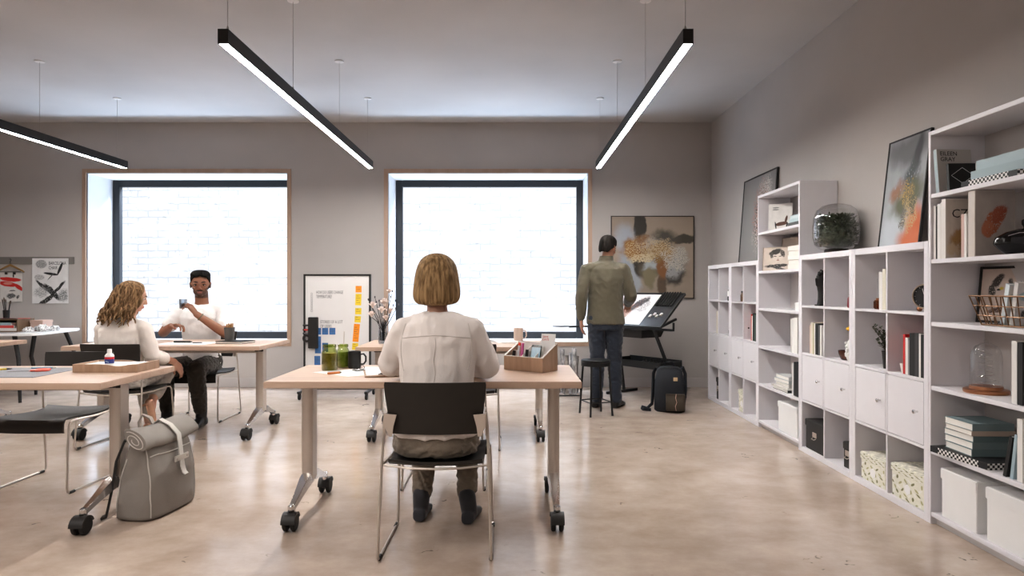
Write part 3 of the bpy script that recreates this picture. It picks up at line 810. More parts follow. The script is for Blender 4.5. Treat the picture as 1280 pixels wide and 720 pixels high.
# --- tall bookcase in the middle
M_chairart = paint('magazine_chair_picture', (.66, .64, .61), [(.55, .27, .28, .07, 6, (.10, .045, .03), .05, 5, .1, 0), (.75, .42, .05, .15, -15, (.10, .05, .035), .03, 5, .1, 0), (.3, .22, .03, .14, 10, (.03, .03, .03), .02, 5, .15, 0), (.78, .2, .03, .13, -10, (.03, .03, .03), .02, 5, .15, 0), (.3, .87, .14, .025, 0, (.2, .2, .2), .02, 14, .2, .3), (.3, .8, .14, .025, 0, (.2, .2, .2), .02, 14, .2, .3)])
book('grey magazine with a dark armchair on its cover, top of the farther tall bookcase', (XF + .075, 5.80, SH[5]), (.012, .20, .245), (.62, .6, .58), R(-38), ('X', -3), M_chairart, group='magazines on show', name='magazine')
z = SH[5]
for k, (col, lab) in enumerate((((.08, .08, .08), 'dark book lowest in the pile on the top shelf, farther tall bookcase'), (LB, 'pale blue book in the middle of the pile, farther tall bookcase top shelf'), ((.5, .58, .6), 'pale blue book topmost of the pile, farther tall bookcase top shelf'))):
    book(lab, (XF + .03 + .01 * k, 5.03, z), (.03, .26, .2), col, lying=True, spine='x', group='books lying on the farther tall bookcase'); z += .03
def framed(name, label, cat, loc, rz, w, h, lean, art, mframe, fw=.012, mount=0, depth=.018, group=None):
    """picture facing local -y, bottom edge on z=0, leaning back by lean degrees"""
    t = thing(name, label, cat, loc, rz, group)
    M = Matrix.Rotation(R(-lean), 4, 'X')
    m = MB()
    m.box(-w / 2, -w / 2 + fw, 0, depth, 0, h, M).box(w / 2 - fw, w / 2, 0, depth, 0, h, M).box(-w / 2 + fw, w / 2 - fw, 0, depth, 0, fw, M).box(-w / 2 + fw, w / 2 - fw, 0, depth, h - fw, h, M)
    m.build('picture_frame', mframe, t, smooth=False)
    MB().box(-w / 2 + fw, w / 2 - fw, .006, depth, fw, h - fw, M).build('backing', M_paper, t, smooth=False)
    a = fw + mount
    quad('picture', *[M @ V(p) for p in ((-w / 2 + a, .005, a), (w / 2 - a, .005, a), (w / 2 - a, .005, h - a), (-w / 2 + a, .005, h - a))], art, t)
    return t
M_blank = paint('beige_print', (.50, .43, .36), [(.5, .5, .3, .3, 0, (.55, .48, .42), .2, 3, .5, 0)])
framed('framed_print', 'pale framed print leaning behind the face sketch, farther tall bookcase', 'print', (2.365, 5.63, SH[4]), R(-82), .40, .29, 7, M_blank, mat('pale_frame', (.45, .39, .33), .5), .01)
M_face = paint('face_sketch', (.62, .54, .47), [(.5, .62, .2, .22, 0, (.66, .58, .51), .05, 4, .1, 0), (.42, .82, .24, .10, 25, (.04, .035, .03), .12, 5, .2, 0), (.68, .74, .07, .16, 15, (.06, .05, .045), .1, 6, .25, .2), (.3, .68, .05, .14, 0, (.08, .07, .06), .1, 6, .3, .2),
    (.42, .62, .055, .016, -8, (.03, .03, .03), .02, 8, .2, 0), (.6, .62, .055, .016, 8, (.03, .03, .03), .02, 8, .2, 0), (.52, .5, .012, .05, 0, (.45, .36, .3), .02, 8, .4, 0), (.52, .45, .05, .018, 0, (.25, .06, .05), .02, 8, .2, 0), (.5, .2, .42, .07, 3, (.03, .03, .03), .15, 5, .25, .2), (.6, .08, .25, .04, -15, (.05, .05, .05), .12, 7, .3, .3)])
framed('face_sketch_card', 'pale card with an ink sketch of a woman\'s face, farther tall bookcase', 'print', (2.272, 5.70, SH[4]), R(-42), .25, .205, 6, M_face, mat('pale_frame', (.45, .39, .33), .5), .003)
z = SH[4]
for k, lab in enumerate(('lowest', 'second lowest', 'middle', 'second from top', 'topmost')):
    book('white paperback %s in the pile beside the face sketch' % lab, (XF + .012 + .006 * (k % 2), 5.035, z), (.036, .22, .16), W_ if k % 2 else (.76, .72, .64), lying=True, group='white paperbacks beside the face sketch'); z += .036
def whitebit():
    t = thing('white_card_box', 'little white box alone on the shelf below the face sketch', 'box', (XF + .02, 5.03, SH[3]))
    MB().box(0, .06, 0, .10, 0, .058).build('box_body', M_paper, t, bevel=.002); MB().box(-.002, .062, -.002, .102, .046, .062).build('lid', M_paper, t, bevel=.002)
whitebit()
M_flowerart = paint('blossom_cover', (.74, .70, .66), [(.55, .28, .3, .17, 20, (.45, .26, .12), .2, 5, .35, .15), (.65, .2, .2, .13, -20, (.30, .15, .08), .25, 7, .4, .25), (.4, .38, .25, .15, 0, (.66, .55, .44), .2, 4, .5, 0)])
y = 5.21
for k, (th, h, col, lab) in enumerate(((.012, .26, W_, 'thinnest white book at the far end above the black books'), (.012, .262, (.7, .68, .66), 'second thin white book above the black books'), (.03, .27, W_, 'wide white book before the one with blossom cover'))):
    book(lab, (XF + .02, y, SH[2]), (th, .2, h), col, group='white books in the farther tall bookcase'); y -= th + .003
t = book('white book with brown blossom cover facing out, farther tall bookcase', (XF + .02, y, SH[2]), (.06, .22, .275), W_, art=M_flowerart, group='white books in the farther tall bookcase')
text('cover_letters', 'O', .07, Matrix.Translation((.10, -.0612, .19)) @ Matrix.Rotation(R(90), 4, 'X'), M_ink, t)
y = 5.185
for k, (th, h, col, lab) in enumerate(((.014, .25, W_, 'white book at the far end of the row with two black books'), (.014, .25, (.6, .6, .6), 'light grey book in the row with two black books'), (.05, .262, BK, 'left one of two thick black books above the big white box'), (.05, .265, (.025, .025, .028), 'right one of two thick black books above the big white box'))):
    book(lab, (XF + .02, y, SH[1]), (th, .2, h), col, group='books above the big white box'); y -= th + .002
z = SH[1]
for k, (col, lab) in enumerate(((BK, 'black book lowest in the grey pile above the big white box'), (W_, 'white book lying on the black one in the grey pile'), (GREY, 'grey book in the middle of the grey pile'), ((.38, .42, .43), 'blue grey book second from top of the grey pile'), ((.55, .56, .56), 'pale grey book topmost of the grey pile'))):
    th = (.022, .016, .03, .028, .028)[k]
    book(lab, (XF + .03 - .012 * (k < 2), 5.27 - .01 * (k < 2), z), (th, .26 + .04 * (k < 2), .19), col, R(3 * (k % 2)), lying=True, group='grey book pile in the farther tall bookcase'); z += th
M_boxw = mat('white_board', (.80, .79, .78), .6, var=.015)
lidded_box('white_storage_box', 'white lidded box at the foot of the farther tall bookcase', (XF + .02, 5.09, SH[0]), .24, .36, .235, M_boxw, .05, 'white lidded storage boxes')
# --- nearest tall bookcase
t = book('pale book titled in thin capitals, leaning on the top shelf of the nearest bookcase', (XF + .008, 3.40, SH[5]), (.022, .185, .225), (.55, .52, .49), R(4), ('X', -6), group='books on the nearest top shelf')
Mt = Matrix.Rotation(R(-6), 4, 'X')
text('cover_letters', 'EILEEN\nGRAY', .031, Mt @ Matrix.Translation((.016, -.0235, .192)) @ Matrix.Rotation(R(90), 4, 'X'), M_ink, t)
quad('pale_blue_spine', *[Mt @ V(p) for p in ((-.001, 0, 0), (-.001, -.022, 0), (-.001, -.022, .225), (-.001, 0, .225))], mat('pale_blue_spine', LB, .6), t)
t = book('black book with a white diamond outline on its cover, nearest bookcase', (XF + .014, 3.325, SH[5]), (.02, .13, .136), BK, R(-3), ('X', -5), group='books on the nearest top shelf')
Mt = Matrix.Rotation(R(-5), 4, 'X')
dm = MB().tube([Mt @ V((.065 + a, -.0215, .074 + b)) for a, b in ((-.054, 0), (0, .04), (.054, 0), (0, -.04))], .0013, 6, closed=True)
dm.build('diamond_outline', mat('silver_foil', (.6, .6, .62), .4), t)
def stand():
    t = thing('black_metal_bookend', 'thin black metal bookend beside the diamond book', 'bookend', (XF + .155, 3.28, SH[5]))
    MB().tube([(0, 0, .004), (0, 0, .085), (.02, 0, .105), (.03, 0, .09), (.02, 0, .075), (.02, 0, .03), (.03, 0, .004)], .004, 8).build('bookend_wire', M_black, t)
    MB().box(-.01, .05, -.012, .012, 0, .004).build('bookend_base', M_black, t)
stand()
M_check = None
def checker(name):
    m, nt, b = newmat(name); N, L = nt.nodes, nt.links
    tc = N.new('ShaderNodeTexCoord'); mp = N.new('ShaderNodeMapping'); mp.inputs['Location'].default_value = (.003, .003, .003)
    c = N.new('ShaderNodeTexChecker'); c.inputs['Scale'].default_value = 80
    c.inputs['Color1'].default_value = (.015, .015, .015, 1); c.inputs['Color2'].default_value = (.78, .76, .74, 1)
    L.new(tc.outputs['Object'], mp.inputs['Vector']); L.new(mp.outputs['Vector'], c.inputs['Vector']); L.new(c.outputs['Color'], b.inputs['Base Color'])
    b.inputs['Roughness'].default_value = .5
    return m
M_check = checker('checkerboard_cover')
def checkbook(label, loc, rz, ln, dx, th, group):
    t = thing('checkered_book', label, 'book', loc, rz, group)
    MB().box(0, dx, 0, ln, 0, .003).box(0, dx, 0, ln, th - .003, th).box(0, .003, 0, ln, .003, th - .003).build('cover', M_ink, t, smooth=False)
    MB().box(.004, dx - .003, .003, ln - .003, .003, th - .003).build('page_block', M_page, t, smooth=False)
    MB().box(-.0012, .0, ln * .15, ln * .85, .0, th).box(-.0012, dx * .5, -.0012, 0, 0, th).build('checkered_band', M_check, t, smooth=False)
    return t
checkbook('black and white checkered book under the pale blue ones on the top shelf', (XF + .012, 2.86, SH[5]), 0, .36, .2, .028, 'books on the nearest top shelf')
z = SH[5] + .028
for k, lab in enumerate(('lower pale blue book lying on the top shelf checkered book', 'upper pale blue book topmost of the pile by the black bookend')):
    book(lab, (XF + .045 + .012 * k, 2.87, z), (.047, .33 - .02 * k, .2), LB if k else (.38, .47, .50), lying=True, spine='x', group='books on the nearest top shelf'); z += .047
# second shelf
y = 3.432
for k, (th, h, col, lab) in enumerate(((.018, .275, W_, 'white spined book at the far end of the nearest second shelf'), (.010, .27, BK, 'slim black book between white ones on the nearest second shelf'), (.022, .28, W_, 'ivory spined book after the slim black one, nearest second shelf'), (.014, .285, (.7, .66, .62), 'thin beige spined book beside the dried flower cover'))):
    book(lab, (XF + .012, y, SH[4]), (th, .16, h), col, group='books on the nearest second shelf'); y -= th + .002
M_dried = paint('dried_flower_cover', (.56, .51, .46), [(.55, .27, .4, .17, 0, (.26, .15, .07), .3, 5, .4, .2), (.5, .36, .33, .12, 10, (.40, .26, .12), .3, 6, .5, .2), (.3, .14, .3, .1, 0, (.52, .42, .3), .3, 5, .5, .1), (.75, .2, .15, .06, 20, (.12, .07, .04), .2, 8, .4, .3)])
t = book('thick white book with dried flowers and a large C on its cover', (XF + .008, y, SH[4]), (.03, .125, .30), (.72, .69, .66), art=M_dried, group='books on the nearest second shelf')
text('cover_letters', 'CZ', .062, Matrix.Translation((.03, -.0312, .205)) @ Matrix.Rotation(R(90), 4, 'X'), M_ink, t)
y -= .075
for k, (th, h, col, lab) in enumerate(((.02, .215, PINK, 'low pinkish book standing before the coral patterned book'), (.016, .215, W_, 'low white book standing before the coral patterned book'))):
    book(lab, (XF + .048, y - .012, SH[4]), (th, .12, h), col, group='books on the nearest second shelf'); y -= th + .002
M_coral = paint('coral_cover', (.40, .36, .33), [(.45, .52, .33, .17, 35, (.36, .12, .06), .12, 5, .12, .35), (.6, .65, .22, .12, 20, (.30, .09, .05), .12, 6, .15, .35), (.3, .42, .16, .12, 0, (.42, .16, .09), .15, 6, .2, .3)])
book('biggest grey book with an orange coral pattern on its cover', (XF + .012, 3.17, SH[4]), (.045, .19, .312), (.60, .55, .51), art=M_coral, group='books on the nearest second shelf')
def blob_sculpture():
    t = thing('black_sculpture', 'glossy black rounded sculpture with a knob on top, before the coral book', 'sculpture', (XF + .135, 3.0, SH[4]))
    m = MB().loftE([(0, 0, .0, .06, .035), (0, 0, .02, .09, .05), (-.005, 0, .05, .118, .058), (0, 0, .08, .112, .055), (.02, 0, .105, .085, .045), (.03, 0, .12, .04, .03)], 22)
    m.lathe([(.022, 0), (.02, .02), (.028, .028), (.028, .05), (.02, .055)], 16, (.035, 0, .11))
    remeshed(m, 'sculpture_body', mat('gloss_black', (.012, .012, .012), .12), t, .004, 3)
    MB().tube([(-.09, -.04, .085), (-.05, -.056, .098), (-.01, -.058, .098)], .002, 6).build('silver_trim', M_chrome, t)
blob_sculpture()
# third shelf
M_face2 = paint('ink_portrait', (.55, .46, .40), [(.52, .55, .26, .24, 0, (.60, .51, .45), .05, 4, .2, 0), (.42, .78, .16, .09, 35, (.05, .04, .035), .15, 6, .25, .1), (.28, .6, .08, .12, 0, (.05, .045, .04), .15, 7, .3, .25), (.75, .7, .07, .11, 0, (.05, .045, .04), .15, 7, .3, .2), (.46, .6, .06, .02, 5, (.03, .03, .03), .02, 9, .3, 0), (.66, .55, .05, .02, 5, (.03, .03, .03), .02, 9, .3, 0), (.53, .62, .05, .03, 0, (.55, .42, .08), .05, 9, .4, 0), (.5, .2, .3, .05, 5, (.08, .04, .03), .15, 7, .3, .3)])
framed('portrait_print', 'black framed ink portrait standing behind the copper basket', 'print', (2.405, 3.295, SH[3]), R(-80), .245, .285, 6, M_face2, M_black, .012, .0)
def basket():
    t = thing('wire_basket', 'copper wire basket holding books on the third shelf', 'basket', (XF + .02, 2.83, SH[3]))
    L_, D_, H_ = .345, .20, .138; i = .035
    m = MB(); top = lambda x, y: V((x, y, H_)); 
    def ring(z, e): return [(e, e, z), (D_ - e, e, z), (D_ - e, L_ - e, z), (e, L_ - e, z)]
    m.tube(ring(H_, 0), .004, 8, closed=True); m.tube(ring(.004, i), .004, 8, closed=True)
    m.build('basket_rim', M_bronze, t)
    w = MB()
    for f in (.33, .66):
        w.tube(ring(H_ * f, i * (1 - f)), .0028, 6, closed=True)
    for k in range(1, 8):
        a = k / 8
        for x0, x1 in ((0, i), (D_, D_ - i)): w.tube([(x0, L_ * a, H_), (x1, i + (L_ - 2 * i) * a, .004)], .0028, 6)
    for k in range(0, 5):
        a = k / 4
        for y0, y1 in ((0, i), (L_, L_ - i)): w.tube([(D_ * a, y0, H_), (i + (D_ - 2 * i) * a, y1, .004)], .0028, 6)
    for k in range(1, 7): w.tube([(i, i + (L_ - 2 * i) * k / 7, .004), (D_ - i, i + (L_ - 2 * i) * k / 7, .004)], .0025, 6)
    w.build('basket_wires', M_bronze, t)
basket()
M_collage = paint('collage_cover', (.62, .60, .58), [(.5, .7, .5, .12, 0, (.35, .45, .48), .1, 4, .1, .2), (.4, .3, .2, .12, 20, (.06, .05, .05), .15, 6, .2, .2), (.7, .45, .2, .05, 0, (.2, .26, .3), .05, 6, .2, .2)])
book('white and blue book leaning in the copper basket, farther one', (XF + .075, 3.05, SH[3] + .012), (.03, .11, .19), (.62, .68, .70), R(-8), ('X', 14), M_collage, group='books in the copper basket')
book('grey book leaning in the copper basket, nearer one', (XF + .08, 3.0, SH[3] + .012), (.03, .10, .195), (.6, .58, .56), R(-8), ('X', 12), M_collage, group='books in the copper basket')
# fourth shelf
def cloche():
    t = thing('glass_cloche', 'clear glass dome with wire coil on a copper base', 'cloche', (2.285, 3.20, SH[2]))
    MB().lathe([(.092, 0), (.095, .006), (.095, .016), (.088, .02), (.07, .02), (.068, .034), (.001, .034)], 40).build('cloche_base', M_copper, t)
    MB().lathe([(.066, .022), (.066, .17), (.06, .2), (.045, .225), (.02, .24), (.001, .243)], 40, cap=False).build('glass_dome', M_glass, t)
    pts = []
    for k in range(60):
        a = k * .62; pts.append((.04 * math.cos(a) * (1 - k / 130), .04 * math.sin(a) * (1 - k / 130), .035 + k * .003))
    MB().tube(pts, .0009, 5).build('wire_coil', M_chrome, t)
    MB().lathe([(.008, .242), (.01, .25), (.004, .258)], 14).build('dome_knob', M_glass, t)
cloche()
book('tall white book at the right frame edge on the shelf of the glass dome', (XF + .02, 2.905, SH[2]), (.03, .2, .275), W_, group='books on the nearest lower shelves')
book('tall black book after the white one at the right frame edge, glass dome shelf', (XF + .02, 2.873, SH[2]), (.03, .2, .27), BK, group='books on the nearest lower shelves')
# fifth shelf
checkbook('black and white checkered book under the teal pile', (XF + .012, 3.04, SH[1]), R(6), .36, .22, .03, 'teal book pile in the nearest bookcase')
z = SH[1] + .03
for k, (th, col, lab) in enumerate(((.034, TEAL, 'dark teal book lowest of the teal pile'), (.034, (.20, .26, .27), 'teal book second from below in the teal pile'), (.03, (.15, .21, .22), 'deep teal book in the middle of the teal pile'), (.024, (.48, .40, .34), 'beige spined book second from top of the teal pile'), (.034, (.22, .29, .30), 'greyish teal book topmost of the teal pile'))):
    book(lab, (XF + .025 + .004 * (k % 3), 3.165, z), (th, .205, .2 + .006 * (k % 2)), col, R(-2 + 2 * (k % 3)), lying=True, group='teal book pile in the nearest bookcase'); z += th
for k, (th, h, col, lab, a) in enumerate(((.02, .19, BK, 'slim black book leaning at the right frame edge beside the teal pile', 12), (.018, .2, (.35, .45, .5), 'pale blue book leaning after the slim black one', 8), (.03, .27, W_, 'upright white book at the right frame edge beside the teal pile', 0))):
    book(lab, (XF + .018, 2.955 - .042 * k, SH[1] + .001), (th, .2, h), col, tilt=('X', a) if a else None, group='books on the nearest lower shelves')
lidded_box('white_storage_box', 'white lidded box on the lowest shelf below the teal pile', (XF + .018, 3.12, SH[0]), .24, .255, .245, M_boxw, .055, 'white lidded storage boxes')
lidded_box('white_storage_box', 'white lidded box on the lowest shelf cut by the right edge', (XF + .018, 2.75, SH[0]), .24, .305, .245, M_boxw, .055, 'white lidded storage boxes')
# --- on top of the cube units
def terrarium():
    t = thing('glass_terrarium', 'round clear glass terrarium full of dark moss, on the cube shelves', 'terrarium', (2.295, 4.70, 1.465))
    MB().lathe([(.075, 0), (.08, .004), (.08, .022), (.07, .028)], 36).build('terrarium_base', mat('dark_walnut', (.03, .02, .015), .4), t)
    MB().lathe([(.07, .024), (.11, .032), (.142, .06), (.154, .11), (.156, .18), (.15, .25), (.13, .305), (.095, .335), (.05, .348), (.001, .35)], 44, cap=False).build('glass_globe', glass('globe_glass', (.93, .93, .93), .17), t)
    f = MB(); rnd = random.Random(5)
    for k in range(2600):
        a = rnd.uniform(0, 2 * PI); z = .04 + .225 * rnd.random() ** .8; rr = .130 * math.sqrt(rnd.random()) * (1.0 if z > .07 else .8)
        rr *= 1 - max(0, z - .2) * 3
        q = V((rr * math.cos(a), rr * math.sin(a), z)); d = V((rnd.uniform(-1, 1), rnd.uniform(-1, 1), rnd.uniform(-.2, 1))).normalized()
        s_ = d.cross(V((.1, .4, .8))).normalized() * .007
        f.add([q, q + d * .014 + s_, q + d * .028, q + d * .014 - s_], [(0, 1, 2, 3)])
    tag(f.build('moss_foliage', mat('dark_moss', (.11, .125, .09), .8, var=.5, vscale=30), t, smooth=False), kind='stuff')
    MB().ellipsoid((0, 0, .125), (.118, .118, .098)).build('moss_core', mat('dark_moss', (.11, .125, .09), .8), t)
terrarium()
M_p1 = paint('blossom_painting', (.215, .205, .20), [(.5, .5, .5, .5, 0, (.26, .255, .25), .3, 2, .6, 0), (.62, .5, .2, .35, -12, (.52, .47, .44), .3, 6, .3, .62), (.6, .6, .22, .3, -10, (.40, .15, .13), .3, 9, .3, .85), (.7, .75, .2, .2, 0, (.55, .50, .47), .25, 8, .4, .7), (.62, .5, .2, .35, -10, (.05, .05, .04), .3, 7, .3, .85),
    (.66, .14, .02, .18, -6, (.05, .06, .04), .05, 5, .3, 0), (.6, .14, .015, .17, 8, (.06, .07, .05), .05, 5, .3, 0), (.72, .12, .018, .16, -12, (.05, .06, .04), .05, 5, .3, 0)])
framed('leaning_painting', 'grey painting of pink and white blossom, leaning behind the farther tall bookcase', 'painting', (2.37, 6.525, 1.465), R(-90), .87, .87, 4.2, M_p1, M_black, .012)
M_p2 = paint('abstract_orange_grey', (.33, .345, .36), [(.5, .9, .6, .14, 0, (.15, .15, .155), .25, 3, .6, 0), (.35, .2, .4, .22, 20, (.46, .49, .52), .3, 3, .6, 0), (.75, .85, .1, .2, -25, (.06, .06, .065), .2, 4, .5, 0), (.62, .62, .2, .16, 20, (.08, .09, .09), .3, 5, .5, .2), (.3, .52, .16, .08, 10, (.30, .16, .10), .25, 5, .6, .1),
    (.6, .42, .4, .13, 12, (.12, .12, .07), .25, 4, .5, 0), (.85, .15, .22, .18, 0, (.50, .12, .035), .2, 4, .5, 0), (.8, .06, .3, .1, 0, (.52, .14, .05), .15, 4, .5, 0), (.6, .48, .16, .12, 0, (.40, .26, .08), .3, 9, .3, .7), (.7, .3, .16, .16, -15, (.45, .33, .16), .3, 11, .3, .6), (.55, .24, .08, .1, 0, (.14, .13, .11), .2, 9, .4, .5), (.75, .38, .12, .1, 0, (.10, .10, .06), .3, 10, .3, .55)])
framed('leaning_painting', 'abstract grey and orange painting leaning against the nearest tall bookcase', 'painting', (2.35, 4.058, 1.465), R(-90), .43, .69, 6.5, M_p2, M_black, .008)
# ------------------------------------------------------------------ front table items
T = TH
def jar(label, loc, r, h, tint, inner, straw=False):
    t = thing('glass_jar', label, 'jar', loc, 0)
    g = glass('jar_glass_%d' % int(tint[0] * 100), tint, .2)
    MB().lathe([(r * .9, 0), (r, .008), (r, h * .72), (r * .78, h * .84), (r * .74, h * .87), (r * .8, h * .9), (r * .8, h)], 28, cap=False).build('jar_body', g, t)
    MB().lathe([(.001, .004), (r * .86, .005), (r * .93, .012), (r * .93, h * .68), (.001, h * .68)], 24).build('jar_contents', inner, t)
    MB().lathe([(r * .84, h * .9), (r * .86, h * .91), (r * .86, h * .98), (r * .82, h)], 28, cap=False).build('jar_rim', g, t)
    if straw: MB().tube([(0, 0, .02), (.006, .004, h + .075)], .0025, 6).build('straw', M_steel, t)
M_juice = mat('amber_green_tea', (.27, .19, .05), .35, var=.5, vscale=25)
jar('dark green glass jar with amber contents, on the front table', (-1.03, 3.75, T), .044, .145, (.70, .76, .42), M_juice)
jar('paler green jar with a thin straw, behind the dark green jar', (-.99, 3.89, T), .036, .135, (.80, .86, .55), mat('pale_green_tea', (.28, .33, .10), .35, var=.4, vscale=25), True)
def mug(label, loc, r, h, m, rz=0.0, name='mug'):
    t = thing(name, label, 'mug', loc, rz)
    MB().lathe([(r * .93, 0), (r, .006), (r, h), (r - .004, h), (r - .005, .01), (.001, .008)], 28).build('mug_body', m, t)
    MB().tube([(r - .003, 0, h * .82), (r + .016, 0, h * .84), (r + .028, 0, h * .68), (r + .028, 0, h * .42), (r + .016, 0, h * .24), (r - .003, 0, h * .24)], .0055, 8).build('mug_handle', m, t)
mug('black mug with handle on the front table', (-.915, 3.86, T), .037, .098, mat('black_glaze', (.016, .016, .017), .3))
def sheet(label, poly, z, name='paper_sheet', m=None, th=.0012, group='loose papers'):
    cx = sum(p[0] for p in poly) / len(poly); cy = sum(p[1] for p in poly) / len(poly)
    o = MB().prism([(x - cx, y - cy) for x, y in poly], 0, th).build(name, m or M_paper, None, smooth=False)
    o.location = (cx, cy, z)
    return tag(o, label, 'paper', group)
sheet('large white sheet lying lowest of the papers left of the woman with the bob', [(-1.10, 3.66), (-.86, 3.48), (-.60, 3.68), (-.84, 3.86)], T)
sheet('white sheet lying across the large one, nearest the woman with the bob', [(-.90, 3.62), (-.66, 3.60), (-.60, 3.86), (-.86, 3.90)], T + .0013)
def rod(name, label, cat, a, b, r, m, tip=None, group=None):
    a, b = V(a), V(b); t = thing(name, label, cat, a, 0, group)
    d = b - a
    MB().tube([(0, 0, 0), d * .86], r, 8).build('pen_barrel', m, t)
    MB().tube([d * .86, d], [r, r * .25], 8).build('pen_tip', tip or m, t)
    return t
rod('pen', 'short orange pen on the papers', 'pen', (-.985, 3.55, T + .008), (-.925, 3.60, T + .008), .006, mat('orange_plastic', (.65, .22, .06), .4), M_black)
def glasses():
    t = thing('eyeglasses', 'folded black eyeglasses lying on the papers', 'glasses', (-.86, 3.70, T + .004)); t.scale = (.62, .62, .62)
    MB().tube([(-.05, .02, .004), (0, -.035, .004), (.07, .01, .006)], .004, 6).build('temple_arm', M_black, t)
    for s in (-1, 1): MB().tube([(s * .028 + .025 * math.cos(a * PI / 6), .04, .026 + .02 * math.sin(a * PI / 6)) for a in range(12)], .0025, 6, closed=True).build('lens_rim', M_black, t)
glasses()
def clipboard():
    t = thing('clipboard', 'wooden clipboard with steel clip at the elbow of the woman with the bob', 'clipboard', (-.66, 3.48, T + .003), R(14))
    MB().box(-.11, .11, -.02, .28, 0, .004).build('clip_board', wood('clipboard_wood', (.30, .17, .09), (.22, .12, .06), 'Y'), t, bevel=.001)
    MB().box(-.04, .04, -.016, .02, .005, .012).tube([(-.03, .01, .012), (0, .012, .02), (.03, .01, .012)], .004, 6).build('clip', M_chrome, t)
    MB().box(-.10, .10, .022, .27, .0042, .0062).build('clipped_paper', M_paper, t, smooth=False)
clipboard()
M_walnut = wood('walnut_laminate', (.44, .30, .21), (.33, .215, .145), 'Z', .45, 22)
M_inw = mat('white_interior', (.80, .78, .75), .55)
def organizer():
    t = thing('desk_organizer', 'wood effect desk organizer with white slanted interior, right on the front table', 'organizer', (.105, 3.765, T + .001), R(-38))
    a, b, h0, h1 = .135, .072, .078, .15; w = .008
    m = MB()
    m.box(-a, a, -b, -b + w, 0, h0); m.box(-a, a, b - w, b, 0, h1)
    for x in (-a, a - w):
        m.rings([[(x + dx, -b + w, 0), (x + dx, b - w, 0), (x + dx, b - w, h1), (x + dx, -b + w, h0)] for dx in (0, w)])
    m.box(-a + w, a - w, -b + w, b - w, 0, .01)
    m.build('organizer_body', M_walnut, t, smooth=False)
    n = MB(); e = .0015
    n.box(-a - .0005, a + .0005, -b - .0005, -b + w + e, h0, h0 + .003); n.box(-a, a, b - w - e, b + .0005, h1, h1 + .003)
    for x in (-a - .0005, a - w - e): n.rings([[(x + dx, -b, h0 + .0005), (x + dx, b, h1 + .0005), (x + dx, b, h1 + .0035), (x + dx, -b, h0 + .0035)] for dx in (0, w + e + .0005)])
    n.box(-a + w, a - w, -b + w, -b + w + e, .01, h0); n.box(-a + w, a - w, b - w - e, b - w, .01, h1)
    n.box(-a + w, -a + w + e, -b + w, b - w, .01, h0); n.box(a - w - e, a - w, -b + w, b - w, .01, h0)
    for x in (-.03, .06): n.rings([[(x + dx, -b + w, .01), (x + dx, b - w, .01), (x + dx, b - w, h1 - .008), (x + dx, -b + w, h0 - .008)] for dx in (0, .003)])
    n.box(-a + w, a - w, .012, .015, .01, .105)
    n.build('white_lining', M_inw, t, smooth=False)
organizer()
Mo = Matrix.Translation((.105, 3.765, T + .011)) @ Matrix.Rotation(R(-38), 4, 'Z')
for k, (lab, x, y, h, col, r, tip) in enumerate((('black marker with green cap in the desk organizer', -.108, -.03, .095, (.02, .02, .02), .010, (.12, .45, .03)), ('orange red pen in the desk organizer', -.088, -.005, .14, (.80, .10, .03), .008, (.6, .05, .02)), ('white pen between the red and pink pens', -.072, -.03, .125, (.75, .75, .78), .007, (.5, .5, .6)), ('pink pen in the desk organizer', -.054, -.02, .14, (.62, .14, .34), .0085, (.7, .05, .2)), ('short black pen right of the pink one in the organizer', -.02, -.025, .105, (.02, .02, .02), .009, (.1, .1, .1)))):
    a = Mo @ V((x, y, .001)); b = Mo @ V((x + .006, y + .012, h))
    t = thing('pen', lab, 'pen', a, 0, 'pens in the desk organizer')
    d = b - a; mm = mat('pen_col_%d' % k, col, .35)
    MB().tube([(0, 0, 0), d * .5], r * .9, 10).build('pen_cap' if k else 'pen_cap', mat('pen_tip_%d' % k, tip, .35), t)
    MB().tube([d * .5, d], r, 10).build('pen_barrel', mm, t)
def phone():
    t = thing('smartphone', 'black smartphone with lit pale blue screen standing in the organizer', 'phone', Mo @ V((.012, -.035, .002)), R(-34))
    M = Matrix.Rotation(R(-14), 4, 'X')
    MB().box(0, .066, 0, .008, 0, .135, M).build('phone_body', mat('gloss_black', (.012, .012, .012), .12), t, bevel=.003)
    quad('phone_screen', *[M @ V(p) for p in ((.004, -.0006, .014), (.062, -.0006, .014), (.062, -.0006, .122), (.004, -.0006, .122))], paint('phone_wallpaper', (.42, .58, .70), [(.5, .2, .5, .2, 20, (.75, .82, .86), .2, 3, .5, 0), (.7, .5, .3, .1, 40, (.20, .38, .52), .2, 3, .5, 0)], .15), t)
phone()
t = thing('white_card', 'white card with red print standing at the back of the desk organizer', 'card', Mo @ V((.04, .025, .002)), R(-30))
M = Matrix.Rotation(R(-10), 4, 'X')
MB().box(0, .09, 0, .001, 0, .195, M).build('card_sheet', M_paper, t, smooth=False)
text('card_print', 'SAVE\nDATE', .016, M @ Matrix.Translation((.01, -.0008, .172)) @ Matrix.Rotation(R(90), 4, 'X'), mat('red_print', (.6, .06, .05), .5), t)

